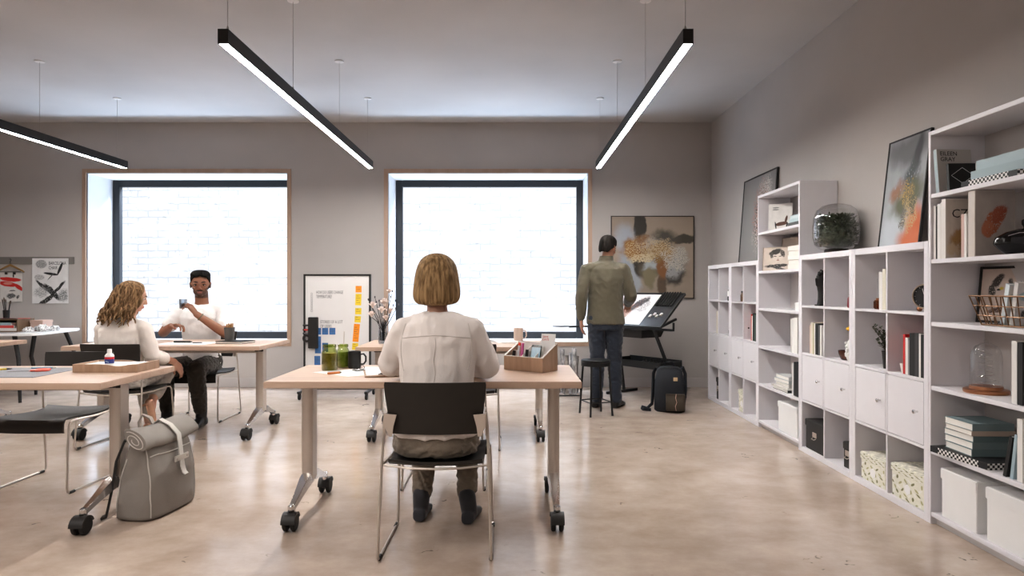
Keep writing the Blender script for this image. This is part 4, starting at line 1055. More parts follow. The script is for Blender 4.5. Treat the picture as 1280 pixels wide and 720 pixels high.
# ------------------------------------------------------------------ left table items
t = thing('cutting_mat', 'grey cutting mat on the left table', 'mat', (-3.0, 3.66, T))
MB().box(-.45, .52, -.22, .20, 0, .003).build('mat_sheet', mat('grey_vinyl', (.23, .23, .25), .6), t, smooth=False)
g = MB()
for k in range(20): g.box(-.43 + k * .049, -.4292 + k * .049, -.2, .18, .003, .0033)
for k in range(9): g.box(-.43, .5, -.2 + k * .0475, -.1992 + k * .0475, .003, .0033)
g.build('grid_lines', mat('mat_line', (.36, .36, .38), .6), t, smooth=False)
def scissors():
    t = thing('scissors', 'scissors with coral handles lying on the cutting mat', 'scissors', (-2.66, 3.66, T + .006), R(25))
    m = MB(); m.prism([(0, 0), (-.10, .022), (-.10, .012), (-.01, -.008)], 0, .002); m.prism([(0, 0), (-.10, -.012), (-.10, -.002), (-.01, .008)], .002, .004)
    m.build('blade', M_chrome, t, smooth=False)
    for s in (-1, 1):
        MB().tube([(.005, s * .003, .003), (.03, s * .01, .004)], .005, 8).tube([(.06 + .032 * math.cos(a * PI / 8), s * .018 + .016 * math.sin(a * PI / 8), .005) for a in range(16)], .006, 8, closed=True).build('handle', mat('coral_plastic', (.75, .13, .09), .4), t)
scissors()
rod('pencil', 'yellow pencil on the cutting mat at the left frame edge', 'pencil', (-2.98, 3.66, T + .008), (-2.83, 3.76, T + .008), .005, mat('yellow_paint', (.70, .48, .03), .4), M_black)
rod('utility_knife', 'slim pale blue craft knife beside the scissors', 'knife', (-2.75, 3.80, T + .008), (-2.62, 3.82, T + .008), .005, mat('pale_blue_plastic', (.25, .38, .5), .4), M_steel)
def tray():
    t = thing('wooden_tray', 'wood sided desk tray with white inside, holding the glue bottle', 'tray', (-2.235, 3.76, T + .001))
    a, b, h, w = .178, .115, .045, .01; n = 20
    def side(y):
        xs = [-a + 2 * a * k / n for k in range(n + 1)]
        top = [(x, h * (1 - .28 * math.exp(-((x - .07) / .05) ** 2))) for x in xs]
        return MB().rings([[(x, y + d, 0) for x, z in top] + [(x, y + d, z) for x, z in reversed(top)] for d in (0, w)])
    m = side(-b); m2 = side(b - w); m.add(m2.v, m2.f)
    m.box(-a, -a + w, -b + w, b - w, 0, h); m.box(a - w, a, -b + w, b - w, 0, h)
    m.build('tray_side', M_walnut, t, smooth=False)
    MB().box(-a + w, a - w, -b + w, b - w, .002, .036).build('tray_floor', M_inw, t, smooth=False)
tray()
def glue():
    t = thing('glue_bottle', 'white glue bottle with blue and red label standing in the tray', 'bottle', (-2.255, 3.72, T + .0375))
    MB().loftE([(0, 0, 0, .022, .015), (0, 0, .004, .024, .017), (0, 0, .05, .024, .017), (0, 0, .06, .016, .013), (0, 0, .064, .010, .010)], 20, sup=2.6).build('bottle_body', M_paper, t)
    MB().lathe([(.011, .062), (.012, .065), (.012, .083), (.010, .086)], 18).build('cap', M_paper, t)
    MB().loftE([(0, 0, .006, .0245, .0175), (0, 0, .030, .0245, .0175)], 20, sup=2.6).build('blue_label', mat('label_blue', (.03, .05, .22), .4), t)
    MB().loftE([(0, 0, .030, .0246, .0176), (0, 0, .042, .0246, .0176)], 20, sup=2.6).build('red_label', mat('label_red', (.55, .03, .04), .4), t)
    quad('label_flash', (-.012, -.0185, .016), (.006, -.0185, .010), (.008, -.0185, .016), (-.010, -.0185, .022), mat('pale_blue_plastic', (.25, .38, .5), .4), t)
glue()

# ------------------------------------------------------------------ vase table items
def magnolia():
    t = thing('flower_vase', 'clear glass vase of pink white magnolia branches', 'vase', (-1.07, 5.50, T))
    MB().lathe([(.030, 0), (.036, .006), (.038, .06), (.033, .13), (.036, .185)], 24, cap=False).build('vase_body', glass('vase_glass', (.86, .90, .93), .22), t)
    MB().lathe([(.001, .006), (.030, .007), (.034, .02), (.034, .10), (.001, .10)], 20).build('vase_water', glass('vase_water', (.72, .76, .80), .1), t)
    rnd = random.Random(11); br = MB(); bd = MB()
    heads = [(-.085, .0, .30, 1), (-.09, -.02, .225, .95), (.01, .02, .315, 1.25), (-.005, -.03, .26, 1), (.05, .03, .25, 1), (.055, 0, .42, .75), (.03, -.03, .20, .8)]
    for hx, hy, hz, sc in heads:
        p = [V((hx * .15, hy * .15, .03)), V((hx * .3, hy * .3, .15)), V((hx * .6 + .01, hy * .7, (.15 + hz) / 2)), V((hx, hy, hz))]
        br.tube(p, [.004, .0035, .003, .0025], 6)
        fl = MB(); c = V((hx, hy, hz + .012 * sc))
        for k in range(8):
            a = k * 2.4; tilt_ = R(52 if k < 5 else 22)
            Mq = Matrix.Rotation(a, 3, 'Z') @ Matrix.Rotation(tilt_, 3, 'Y')
            fl.ellipsoid(c + Mq @ V((0, 0, .020 * sc)), (.005 * sc, .015 * sc, .024 * sc), Mq, 10, 7)
        fl.ellipsoid(c, (.010 * sc, .010 * sc, .014 * sc), n=10, m=7)
        fl.build('blossom', mat('magnolia_petal', (.80, .68, .62), .6, var=.15, vscale=20), t)
    for ex, ey, ez in ((-.12, 0, .37), (-.07, .02, .39), (.13, 0, .33), (.10, .02, .36), (-.03, 0, .36), (.08, 0, .44)):
        br.tube([V((0, 0, .1)), V((ex * .5, ey, ez * .62)), V((ex * .8, ey, ez * .85)), V((ex, ey, ez))], [.0035, .003, .0025, .0018], 6)
        bd.ellipsoid((ex, ey, ez), (.006, .006, .010), n=8, m=6).ellipsoid((ex * .82, ey, ez * .88 + .006), (.006, .004, .009), n=8, m=6)
    br.build('branches', mat('dark_bark', (.03, .025, .025), .7), t); 
    bd.build('buds', mat('dark_bud', (.08, .07, .08), .6), t)
magnolia()
mug('beige mug at the right end of the vase table', (.055, 5.74, T), .040, .118, mat('beige_ceramic', (.52, .40, .33), .5))
def magazine(label, loc, rz):
    t = thing('open_magazine', label, 'magazine', loc, rz, 'loose papers')
    rs = []
    for k in range(13):
        u = -1 + k / 6; z = .004 + .012 * (1 - abs(abs(u) - .45)) * (abs(u) > .02)
        rs.append([(u * .2, -.13, .0), (u * .2, .13, 0), (u * .2, .13, z), (u * .2, -.13, z)])
    MB().rings(rs).build('pages', M_paper, t)
    quad('page_picture', (-.18, -.11, .0188), (-.03, -.11, .0188), (-.03, .11, .0188), (-.18, .11, .0188), paint('page_photo', (.35, .33, .32), [(.5, .5, .3, .3, 0, (.08, .08, .09), .3, 4, .4, 0)]), t)
magazine('open magazine lying behind the empty chair on the vase table', (-.12, 5.68, T), R(8))
sheet('white sheet beside the beige mug on the vase table', [(.03, 5.5), (.26, 5.52), (.24, 5.70), (.12, 5.70), (.02, 5.66)], T)

# ------------------------------------------------------------------ meeting table items (left, man and woman)
sheet('white sheet in front of the man in a white tee', [(-2.96, 5.44), (-2.52, 5.44), (-2.50, 5.72), (-2.90, 5.72)], T)
rod('pen', 'thick black pen on the sheet before the man in a white tee', 'pen', (-2.86, 5.62, T + .010), (-2.70, 5.61, T + .010), .008, M_black)
rod('pen', 'slim dark pen right of the thick black pen', 'pen', (-2.68, 5.57, T + .006), (-2.60, 5.58, T + .006), .004, M_black)
t = thing('notebook', 'black notebook on the meeting table under the pencil cup', 'notebook', (-2.34, 5.62, T), R(-12))
MB().box(-.12, .12, -.10, .10, 0, .004).box(-.12, .12, -.10, .10, .016, .02).build('cover', M_ink, t, smooth=False); MB().box(-.117, .117, -.097, .097, .004, .016).build('page_block', M_page, t, smooth=False)
t = thing('pencil_cup', 'dark grey cup of wooden pencils on the meeting table', 'cup', (-2.40, 5.64, T + .021))
MB().lathe([(.036, 0), (.044, .11), (.041, .11), (.033, .006), (.001, .006)], 26).build('cup_body', mat('dark_grey_ceramic', (.10, .095, .09), .6), t)
for k in range(9):
    a = k * 2.4; rr = .022 * math.sqrt((k + .5) / 9)
    x, y = -2.40 + rr * math.cos(a), 5.64 + rr * math.sin(a)
    t = thing('wooden_pencil', 'wooden pencil standing in the dark grey cup', 'pencil', (x, y, T + .0275), 0, 'pencils in the dark grey cup')
    MB().tube([(0, 0, 0), (rr * .25 * math.cos(a), rr * .25 * math.sin(a), .125 + .006 * (k % 3))], .0055, 6).build('pencil_barrel', mat('pencil_wood', (.38, .20, .07), .5), t)

# ------------------------------------------------------------------ whiteboard on castors with notes
WY = 7.42
t = thing('whiteboard', 'white mobile board in a black frame with handwriting, between the windows', 'whiteboard', (-1.95, WY, 0))
MB().box(-.355, .355, -.010, .010, .10, 1.355).build('board_panel', mat('board_white', (.70, .68, .67), .35), t, smooth=False)
m = MB(); m.box(-.375, -.355, -.018, .018, .09, 1.375).box(.355, .375, -.018, .018, .09, 1.375).box(-.355, .355, -.018, .018, 1.355, 1.375).box(-.355, .355, -.018, .018, .09, .11)
m.build('board_frame', M_black, t, smooth=False)
for s in (-1, 1):
    MB().box(s * .365 - .018, s * .365 + .018, -.22, .22, .07, .092).build('board_foot', M_black, t, bevel=.003)
    for d in (-1, 1):
        w = MB().lathe([(.03, -.012), (.034, -.008), (.034, .008), (.03, .012)], 16, (s * .365, d * .19, .034), Matrix.Rotation(R(90), 4, 'Y')); w.box(s * .365 - .016, s * .365 + .016, d * .19 - .01, d * .19 + .01, .05, .072)
        w.build('board_caster', M_rubber, t)
Mx = Matrix.Rotation(R(90), 4, 'X')
M_hand = mat('marker_ink', (.06, .06, .07), .6)
text('handwriting', 'HOW DO USERS CHANGE\nTEMPERATURE?', .05, Matrix.Translation((-.235, -.0108, 1.155)) @ Mx, M_hand, t, .30)
text('handwriting', 'STORIES OF A LOT\nOF USERS', .05, Matrix.Translation((-.19, -.0108, .825)) @ Mx, M_hand, t, .25)
m = MB()
for k in range(8): m.tube([(-.285 + .009 * math.cos(a * PI / 5) * (1 + .3 * (k % 2)), -.0112, 1.155 - .027 * k + .011 * math.sin(a * PI / 5)) for a in range(10)], .0012, 5, closed=True)
m.build('drawn_circles', M_hand, t)
def note(label, x, z, w, h, c, a=0.0, g='sticky notes on the whiteboard', name='sticky_note'):
    mm = mat('note_%02x%02x' % (int(c[0] * 255), int(c[1] * 255)), c, .6, var=.08)
    M = Matrix.Rotation(R(a), 4, 'Y')
    o = MB().box(-w / 2, w / 2, -.0012, 0, -h / 2, h / 2, M).build(name, mm, None, smooth=False)
    o.location = (-1.95 + x, WY - .0102, z); tag(o, label, 'note', g)
    s_ = MB()
    for k in range(max(1, int(h / .03))): s_.box(-w * .35, w * (.05 + .25 * ((k * 3) % 2)), -.0018, -.0012, h * .3 - k * .024, h * .3 - k * .024 + .003, M)
    s_.build('note_writing', M_hand, o, smooth=False)
OR = (.80, .27, .015); YE = (.76, .55, .035); BL = (.055, .15, .34)
for lab, x, y, w, h, c, a in (('orange sticky note topmost of the right column', .238, 361.5, .066, .072, OR, 0), ('tall yellow sticky note below the topmost orange one', .236, 374.5, .066, .128, YE, 2), ('yellow sticky note third down the right column', .235, 389, .068, .07, YE, 1), ('yellow sticky note fourth down, above the long orange one', .228, 399, .068, .07, YE, 3), ('long slanted orange sticky note in the right column', .212, 416, .066, .2, OR, 5), ('yellow sticky note lowest in the right column', .20, 433, .066, .075, YE, 3)):
    note(lab, x, 1.22 - (y - 360) * WY / 830, w, h, c, a)
for lab, x, y, w, h, a in (('blue sticky note at the left of the row of three', -.215, 414, .068, .075, 0), ('blue sticky note in the middle of the row of three', -.135, 414, .068, .075, 0), ('blue sticky note at the right of the row of three', -.055, 414, .068, .075, 0), ('tall blue sticky note beside the black pen box', -.215, 431, .068, .19, 0), ('low blue sticky note right of the tall blue one', -.135, 434, .066, .10, 0), ('lowest blue sticky note, just above the table', -.222, 451, .066, .11, 0)):
    note(lab, x, 1.22 - (y - 360) * WY / 830, w, h, BL, a)
t = thing('pen_box', 'black magnetic pen box on the whiteboard', 'box', (-1.95 - .262, WY - .0102, .55))
MB().box(-.052, .052, -.045, 0, 0, .345).build('box_body', M_black, t, bevel=.004)
for k, (c, z) in enumerate((((.02, .02, .02), .255), ((.65, .04, .03), .205), ((.2, .2, .2), .165))):
    p = MB().tube([(0, 0, 0), (-.05, 0, .0)], .008, 8)
    t2 = thing('whiteboard_marker', ('black', 'red', 'grey')[k] + ' marker poking out of the black pen box', 'marker', (-1.95 - .3145, WY - .03, .55 + z), 0, 'markers in the black pen box')
    p.build('marker_barrel', mat('marker_col_%d' % k, c, .4), t2); MB().tube([(-.05, 0, 0), (-.062, 0, 0)], .009, 8).build('marker_cap', M_black, t2)
t = thing('tape_roll', 'roll of black tape hanging left of the pen box', 'tape', (-2.285, WY - .028, .66))
MB().lathe([(.022, -.014), (.045, -.014), (.045, .014), (.022, .014), (.022, -.014)], 26, (0, 0, 0), Matrix.Rotation(R(90), 4, 'X'), cap=False).build('tape_band', M_black, t)

# ------------------------------------------------------------------ round-cornered white table in the back left corner
def white_table():
    t = thing('white_table', 'white rounded table with splayed black legs below the posters', 'table', (-5.85, 7.5, 0))
    pts = [(-.95, -.5), (.62, -.5), (.76, -.46), (.80, -.36), (.70, .38), (.64, .5), (-.95, .5)]
    MB().prism(pts, .712, .738).build('tabletop', mat('white_laminate', (.80, .80, .80), .35), t, bevel=.004)
    for (x0, y0, x1, y1, bx, by) in ((.50, -.36, .62, -.44, .56, -.38), (.46, .0, .40, .1, .42, .0), (.56, .36, .70, .40, .66, .38), (-.8, -.36, -.9, -.42, -.82, -.38), (-.8, .36, -.9, .42, -.82, .38)):
        MB().tube([(x0, y0, .712), (bx, by, .45), (x1 * .9 + bx * .1, y1, .2), (x1, y1, 0)], [.024, .021, .019, .016], 10).build('leg', M_black, t)
white_table()
def crate():
    t = thing('wooden_organizer', 'open wooden box organizer holding books on the white table', 'organizer', (-5.60, 7.38, .739))
    m = MB(); m.box(-.25, .2, -.13, .13, 0, .012).box(-.25, -.24, -.13, .13, .012, .13).box(.19, .2, -.13, .13, .012, .13).box(-.24, .19, .12, .13, .012, .13).box(-.25, .2, -.13, .13, .13, .142)
    m.build('organizer_body', wood('dark_box_wood', (.16, .10, .06), (.11, .07, .04), 'X'), t, smooth=False)
crate()
z = .7515
for k, (col, lab) in enumerate((((.62, .6, .58), 'white book lowest inside the wooden organizer'), ((.5, .06, .05), 'red spined book inside the wooden organizer'), ((.25, .35, .38), 'teal book uppermost inside the wooden organizer'))):
    book(lab, (-5.775, 7.255, z), (.03, .22, .36 - .03 * k), col, lying=True, group='books in the wooden organizer'); z += .03
z = .882
for k, (col, lab) in enumerate((((.05, .05, .05), 'long dark ruler on top of the wooden organizer'), ((.6, .05, .05), 'red ruler crossing the top of the wooden organizer'))):
    o = MB().box(-.16, .16, -.015, .015, 0, .005).build('ruler', mat('ruler_%d' % k, col, .4), None, bevel=.001); o.location = (-5.60 + .10 * k, 7.29 + .05 * k, z); o.rotation_euler = (0, 0, R(4)); tag(o, lab, 'ruler', 'rulers')
lidded_box('pink_box', 'pale pink box beside the wooden organizer', (-5.385, 7.42, .739), .14, .16, .12, mat('pink_card', (.55, .40, .34), .7), .03)
t = thing('brush_cup', 'dark cup at the left frame edge on the wooden organizer', 'cup', (-5.665, 7.44, .882)); MB().lathe([(.03, 0), (.034, .09), (.031, .09), (.027, .005), (.001, .005)], 18).build('cup_body', M_black, t)
for k in range(5):
    t = thing('paint_brush', 'dark brush standing in the cup at the left frame edge', 'brush', (-5.665 + .012 * math.cos(k * 2.4), 7.44 + .012 * math.sin(k * 2.4), .889), 0, 'brushes in the dark cup')
    e = V((.03 * math.cos(k * 2.4), .03 * math.sin(k * 2.4), .19 + .02 * (k % 3)))
    MB().tube([(0, 0, 0), e * .8], .004, 6).build('brush_handle', M_black, t); MB().tube([e * .8, e * .9, e], [.005, .007, .002], 6).build('bristles', mat('bristle', (.10, .07, .05), .8), t)
def scraps():
    rnd = random.Random(4)
    for k, (lab, x, y, s_) in enumerate((('crumpled patterned paper nearest the pink box', -5.315, 7.30, .042), ('biggest crumpled patterned paper on the white table', -5.215, 7.38, .055), ('crumpled patterned paper at the right of the white table', -5.185, 7.52, .042))):
        m = MB().ellipsoid((0, 0, 0), (s_ * 1.4, s_, s_ * .8), n=14, m=9)
        for i, p in enumerate(m.v):
            q = p * (1 + .45 * noise.noise(p * 60 + V((k, 0, 0)))); q.z = max(q.z + s_ * .5, 0); m.v[i] = q
        o = m.build('crumpled_paper', mat('patterned_paper', (.55, .54, .53), .8, var=.9, vscale=50), None, smooth=False); o.location = (x, y, .7385); tag(o, lab, 'paper', 'crumpled patterned papers')
scraps()
sheet('flat grey sheet before the wooden organizer on the white table', [(-5.62, 7.06), (-5.30, 7.06), (-5.28, 7.20), (-5.62, 7.20)], .7385, m=mat('grey_sheet', (.25, .25, .26), .6))
# rail, hanger, posters
o = MB().box(-1.3, .62, -.012, 0, 0, .09).build('wall_rail', mat('rail_grey', (.21, .195, .18), .6), None, bevel=.002); o.location = (-6.0, YB - .001, 1.512); tag(o, 'flat grey rail on the wall above the posters', 'rail')
t = thing('coat_hanger', 'wooden coat hanger clipping the red poster to the wall rail', 'hanger', (-6.15, YB - .032, 1.43))
MB().tube([(-.17, 0, -.015), (-.15, 0, 0), (-.05, 0, .05), (0, 0, .07), (.05, 0, .05), (.15, 0, 0), (.17, 0, -.015)], [.008, .010, .012, .016, .012, .010, .008], 8).build('hanger_bar', wood('hanger_wood', (.36, .22, .09), (.28, .16, .06), 'X'), t)
MB().tube([(0, 0, .08), (0, 0, .115), (.012, 0, .13), (.004, 0, .148), (-.012, 0, .14)], .003, 6).build('hanger_hook', M_blackm, t)
for s in (-1, 1): MB().box(s * .05 - .012, s * .05 + .012, -.01, .008, -.045, -.015).build('clip', M_black, t, bevel=.002)
MB().tube([(-.13, 0, -.01), (.13, 0, -.01)], .003, 6).build('clip_bar', M_blackm, t)
t = thing('poster', 'white poster with a red abstract shape hung on the coat hanger', 'poster', (-6.15, YB - .0155, 1.05), 0, 'posters on the wall rail')
MB().box(-.135, .135, 0, .001, 0, .355).build('poster_sheet', M_paper, t, smooth=False)
quad('poster_print', (-.135, -.0008, 0), (.135, -.0008, 0), (.135, -.0008, .355), (-.135, -.0008, .355), paint('red_poster_print', (.66, .63, .60), [(.45, .78, .5, .07, -4, (.58, .03, .025), .06, 3, .12, 0), (.35, .62, .4, .09, -6, (.55, .03, .025), .06, 3, .12, 0), (.85, .5, .25, .07, -28, (.58, .03, .025), .05, 3, .15, 0), (.35, .64, .2, .05, 0, (.6, .25, .2), .03, 3, .3, 0), (.5, .2, .2, .08, 0, (.08, .08, .08), .15, 6, .3, .3), (.55, .38, .14, .02, 5, (.1, .1, .1), .08, 6, .3, .2), (.8, .17, .08, .06, 40, (.1, .1, .1), .1, 6, .3, .3), (.6, .9, .04, .06, 0, (.05, .05, .05), .05, 6, .3, 0)]), t)
t = thing('poster', 'large white poster with a black lounge chair and block lettering', 'poster', (-5.67, YB - .0155, 1.03), 0, 'posters on the wall rail')
MB().box(-.222, .222, 0, .002, 0, .555).build('poster_sheet', M_paper, t, smooth=False)
quad('poster_print', (-.222, -.0008, 0), (.222, -.0008, 0), (.222, -.0008, .555), (-.222, -.0008, .555), paint('chair_poster_print', (.72, .71, .70), [(.25, .87, .15, .09, 0, (.22, .22, .22), .02, 12, .15, .5),
    (.52, .655, .2, .028, -6, (.02, .02, .02), .02, 5, .12, 0), (.77, .77, .035, .155, -28, (.02, .02, .02), .02, 5, .12, 0), (.52, .60, .012, .12, -50, (.1, .1, .1), .01, 5, .3, 0), (.30, .38, .24, .04, -35, (.03, .03, .03), .06, 6, .2, .15), (.55, .25, .28, .07, -38, (.02, .02, .02), .08, 7, .2, .2), (.7, .32, .26, .035, 40, (.02, .02, .02), .06, 6, .2, .1), (.4, .08, .22, .05, 25, (.02, .02, .02), .08, 7, .2, .2), (.85, .18, .12, .14, 0, (.2, .2, .2), .2, 8, .4, .5), (.25, .25, .2, .12, 0, (.3, .3, .3), .2, 8, .4, .6), (.2, .58, .14, .06, 0, (.3, .3, .3), .02, 12, .1, .65)]), t)
text('poster_letters', 'BARCELONA\nCHAIR', .058, Matrix.Translation((-.02, -.0016, .475)) @ Mx, M_ink, t, .215)

# ------------------------------------------------------------------ big painting on the back wall
M_p3 = paint('abstract_bouquet', (.33, .27, .215), [(.8, .75, .4, .3, 0, (.36, .295, .235), .2, 2, .6, 0), (.35, .88, .08, .22, 0, (.055, .048, .04), .1, 4, .12, 0), (.88, .72, .18, .06, 5, (.075, .065, .05), .15, 6, .2, 0), (.6, .72, .2, .12, 0, (.10, .09, .075), .25, 5, .4, 0),
    (.18, .72, .13, .16, 20, (.36, .38, .43), .25, 4, .5, 0), (.2, .38, .1, .32, 8, (.33, .36, .41), .2, 4, .5, 0), (.27, .2, .08, .22, 0, (.36, .38, .42), .2, 5, .4, 0), (.33, .4, .07, .14, 0, (.05, .042, .035), .2, 5, .3, 0), (.45, .35, .12, .12, 0, (.13, .11, .075), .2, 5, .4, 0), (.48, .42, .08, .08, 0, (.38, .41, .44), .25, 5, .4, 0), (.46, .25, .07, .12, 0, (.22, .19, .12), .2, 5, .3, 0),
    (.62, .14, .06, .2, 4, (.13, .09, .06), .15, 5, .25, 0), (.76, .32, .15, .18, -20, (.055, .048, .04), .25, 6, .3, 0), (.74, .42, .14, .17, -30, (.33, .33, .33), .25, 6, .45, .1), (.62, .36, .06, .14, 0, (.24, .11, .045), .2, 6, .3, 0),
    (.27, .62, .15, .13, 20, (.28, .135, .035), .25, 5, .3, 0), (.36, .66, .1, .12, 0, (.22, .10, .03), .25, 7, .3, .2), (.48, .64, .14, .12, 0, (.38, .33, .29), .25, 6, .5, .2), (.6, .55, .18, .12, 10, (.26, .15, .05), .3, 8, .3, .3), (.4, .5, .16, .05, 8, (.55, .46, .31), .3, 10, .3, .4), (.62, .62, .16, .12, 0, (.50, .39, .25), .3, 12, .3, .6), (.3, .6, .15, .12, 0, (.52, .40, .24), .3, 12, .3, .75), (.78, .48, .15, .14, -20, (.50, .46, .40), .3, 12, .3, .6)])
framed('wall_painting', 'large abstract brown and white floral painting hung on the back wall', 'painting', (1.725, YB - .0255, 1.09), 0, 1.02, 1.015, 0, M_p3, mat('thin_dark_frame', (.04, .03, .025), .5), .01, depth=.025)

# ------------------------------------------------------------------ drafting table, stool, rolls, bags
def drafting():
    t = thing('drafting_table', 'black drafting table with tilted board and lower tray', 'drafting table', (1.29, 7.33, 0), R(-53.1))
    ti = math.atan2(.36, .41); L_ = .545
    B = Matrix.Translation((0, 0, .80)) @ Matrix.Rotation(ti, 4, 'X')
    MB().box(-.45, .45, 0, L_, -.018, 0, B).build('drawing_board', mat('smoked_board', (.05, .05, .053), .25), t, bevel=.002)
    m = MB(); m.box(-.45, .45, -.001, .014, .0003, .008, B).box(-.45, .45, L_ - .014, L_, .0003, .008, B).box(.438, .45, .014, L_ - .014, .0003, .008, B).box(-.45, -.438, .014, L_ - .014, .0003, .008, B)
    m.build('board_edge', M_black, t, smooth=False)
    m = MB().box(-.47, .64, -.05, -.005, .775, .79).box(-.47, .64, -.053, -.046, .775, .80); m.tube([(.635, -.03, .785), (.645, -.03, .80), (.645, -.03, .865)], .012, 10)
    m.build('pencil_ledge', M_blackm, t, bevel=.002)
    MB().rings([[(-.38, .02, .76), (.17, .02, .76), (.17, .40, .76), (-.38, .40, .76)], [(-.34, .05, .67), (.14, .05, .67), (.14, .37, .67), (-.34, .37, .67)]]).build('drawer', M_black, t, bevel=.003)
    for s in (-1, 1):
        x = .36 * s
        m = MB().tube([(x, .0, .775), (x, .26, .30), (x, .30, .03)], .014, 8, flat=(1, 1)).tube([(x, .0, .77), (x, .36, .88)], .012, 8, flat=(1, 1))
        m.build('leg', M_blackm, t, bevel=.002)
        MB().box(x - .016, x + .016, .02, .52, .0, .03).build('leg_foot', M_blackm, t, bevel=.003)
        MB().lathe([(.012, -.03), (.02, -.028), (.02, .0)], 12, (x, .22, .40), Matrix.Rotation(R(90), 4, 'Y')).build('tilt_knob', M_black, t)
    m = MB().box(-.36, .40, .06, .40, .345, .355).box(-.36, .40, .05, .06, .345, .42).box(-.36, .40, .40, .41, .345, .43).box(.39, .40, .06, .40, .355, .42).box(-.36, -.35, .06, .40, .355, .42)
    m.build('lower_tray', M_blackm, t, smooth=False)
    MB().tube([(-.45, .0, .78), (-.52, -.25, .78), (-.56, -.38, .78)], .010, 8, flat=(1, 1)).box(-.66, -.52, -.54, -.36, .782, .790).build('side_tray', M_blackm, t)
    return B
B = drafting()
Mb = Matrix.Translation((1.29, 7.33, 0)) @ Matrix.Rotation(R(-53.1), 4, 'Z') @ B
M_ink1 = paint('ink_painting', (.74, .72, .71), [(.22, .22, .2, .2, 0, (.42, .46, .55), .3, 4, .5, 0), (.42, .46, .13, .46, -34, (.24, .09, .05), .3, 5, .35, .1), (.52, .58, .10, .42, -38, (.035, .03, .03), .3, 6, .25, .3), (.34, .26, .12, .22, -20, (.03, .028, .028), .35, 6, .25, .35), (.32, .3, .2, .22, -20, (.40, .22, .16), .35, 6, .4, .45), (.68, .6, .22, .22, -30, (.10, .08, .08), .4, 10, .3, .8), (.2, .2, .14, .12, 0, (.30, .35, .45), .3, 5, .5, .3), (.3, .12, .2, .1, 0, (.05, .05, .05), .3, 7, .3, .5)])
t = thing('ink_artwork', 'white sheet with a dark brown ink painting on the drafting board', 'artwork', Mb @ V((-.13, .03, .0005)), 0)
t.rotation_euler = Mb.to_euler()
MB().box(-.30, .26, 0, .49, 0, .0015).build('artwork_sheet', M_paper, t, smooth=False)
quad('artwork_print', (-.30, 0, .0022), (.26, 0, .0022), (.26, .49, .0022), (-.30, .49, .0022), M_ink1, t)
for k in range(7):
    x = .17 + .036 * k
    t = thing('drawing_pen', 'black drawing pen clipped along the upper edge of the drafting board', 'pen', Mb @ V((x, .33, .011)), 0, 'black pens on the drafting board')
    t.rotation_euler = Mb.to_euler()
    MB().tube([(0, 0, 0), (.0, .16, 0)], .009, 8).build('pen_barrel', M_black, t); MB().tube([(0, .16, 0), (0, .20, 0), (0, .225, .0)], [.011, .011, .006], 8).build('pen_cap', M_black, t)
for k in range(4):
    t = thing('white_eraser', 'small white eraser on the drafting board beside the black pens', 'eraser', Mb @ V((.20 + .045 * k, .16 + .03 * (k % 2), .0005)), 0, 'white erasers on the drafting board')
    t.rotation_euler = Mb.to_euler()
    MB().box(-.014, .014, -.012, .03, 0, .012).build('eraser_block', M_paper, t, bevel=.003); MB().box(-.0145, .0145, -.0125, .010, -.0, .0125).build('eraser_sleeve', M_steel, t, smooth=False)
Ml = Matrix.Translation((1.29, 7.33, 0)) @ Matrix.Rotation(R(-53.1), 4, 'Z')
for k in range(5):
    t = thing('ink_bottle', 'small black ink bottle in the lower tray of the drafting table', 'bottle', Ml @ V((.05 + .075 * k, .2 + .03 * (k % 2), .3555)), 0, 'ink bottles in the lower tray')
    MB().lathe([(.026, 0), (.028, .006), (.028, .05), (.014, .06), (.014, .066)], 16).build('bottle_body', M_black, t); MB().lathe([(.017, .066), (.017, .085)], 16).build('bottle_cap', M_rubber, t)
def stool():
    t = thing('stool', 'round black metal stool behind the standing man', 'stool', (.81, 6.41, 0), R(20))
    MB().lathe([(.001, .505), (.135, .505), (.142, .51), (.142, .525), (.136, .53), (.001, .528)], 36).build('seat', M_blackm, t)
    MB().lathe([(.138, .472), (.142, .472), (.142, .505), (.138, .505), (.138, .472)], 36, cap=False).build('apron_ring', M_blackm, t)
    pts = []
    for k in range(4):
        a = PI / 4 + k * PI / 2
        MB().tube([(.128 * math.cos(a), .128 * math.sin(a), .51), (.165 * math.cos(a), .165 * math.sin(a), 0)], .010, 8).build('leg', M_blackm, t)
        pts.append((.156 * math.cos(a), .156 * math.sin(a), .13))
    MB().tube(pts, .006, 8, closed=True).build('footrest', M_blackm, t)
stool()
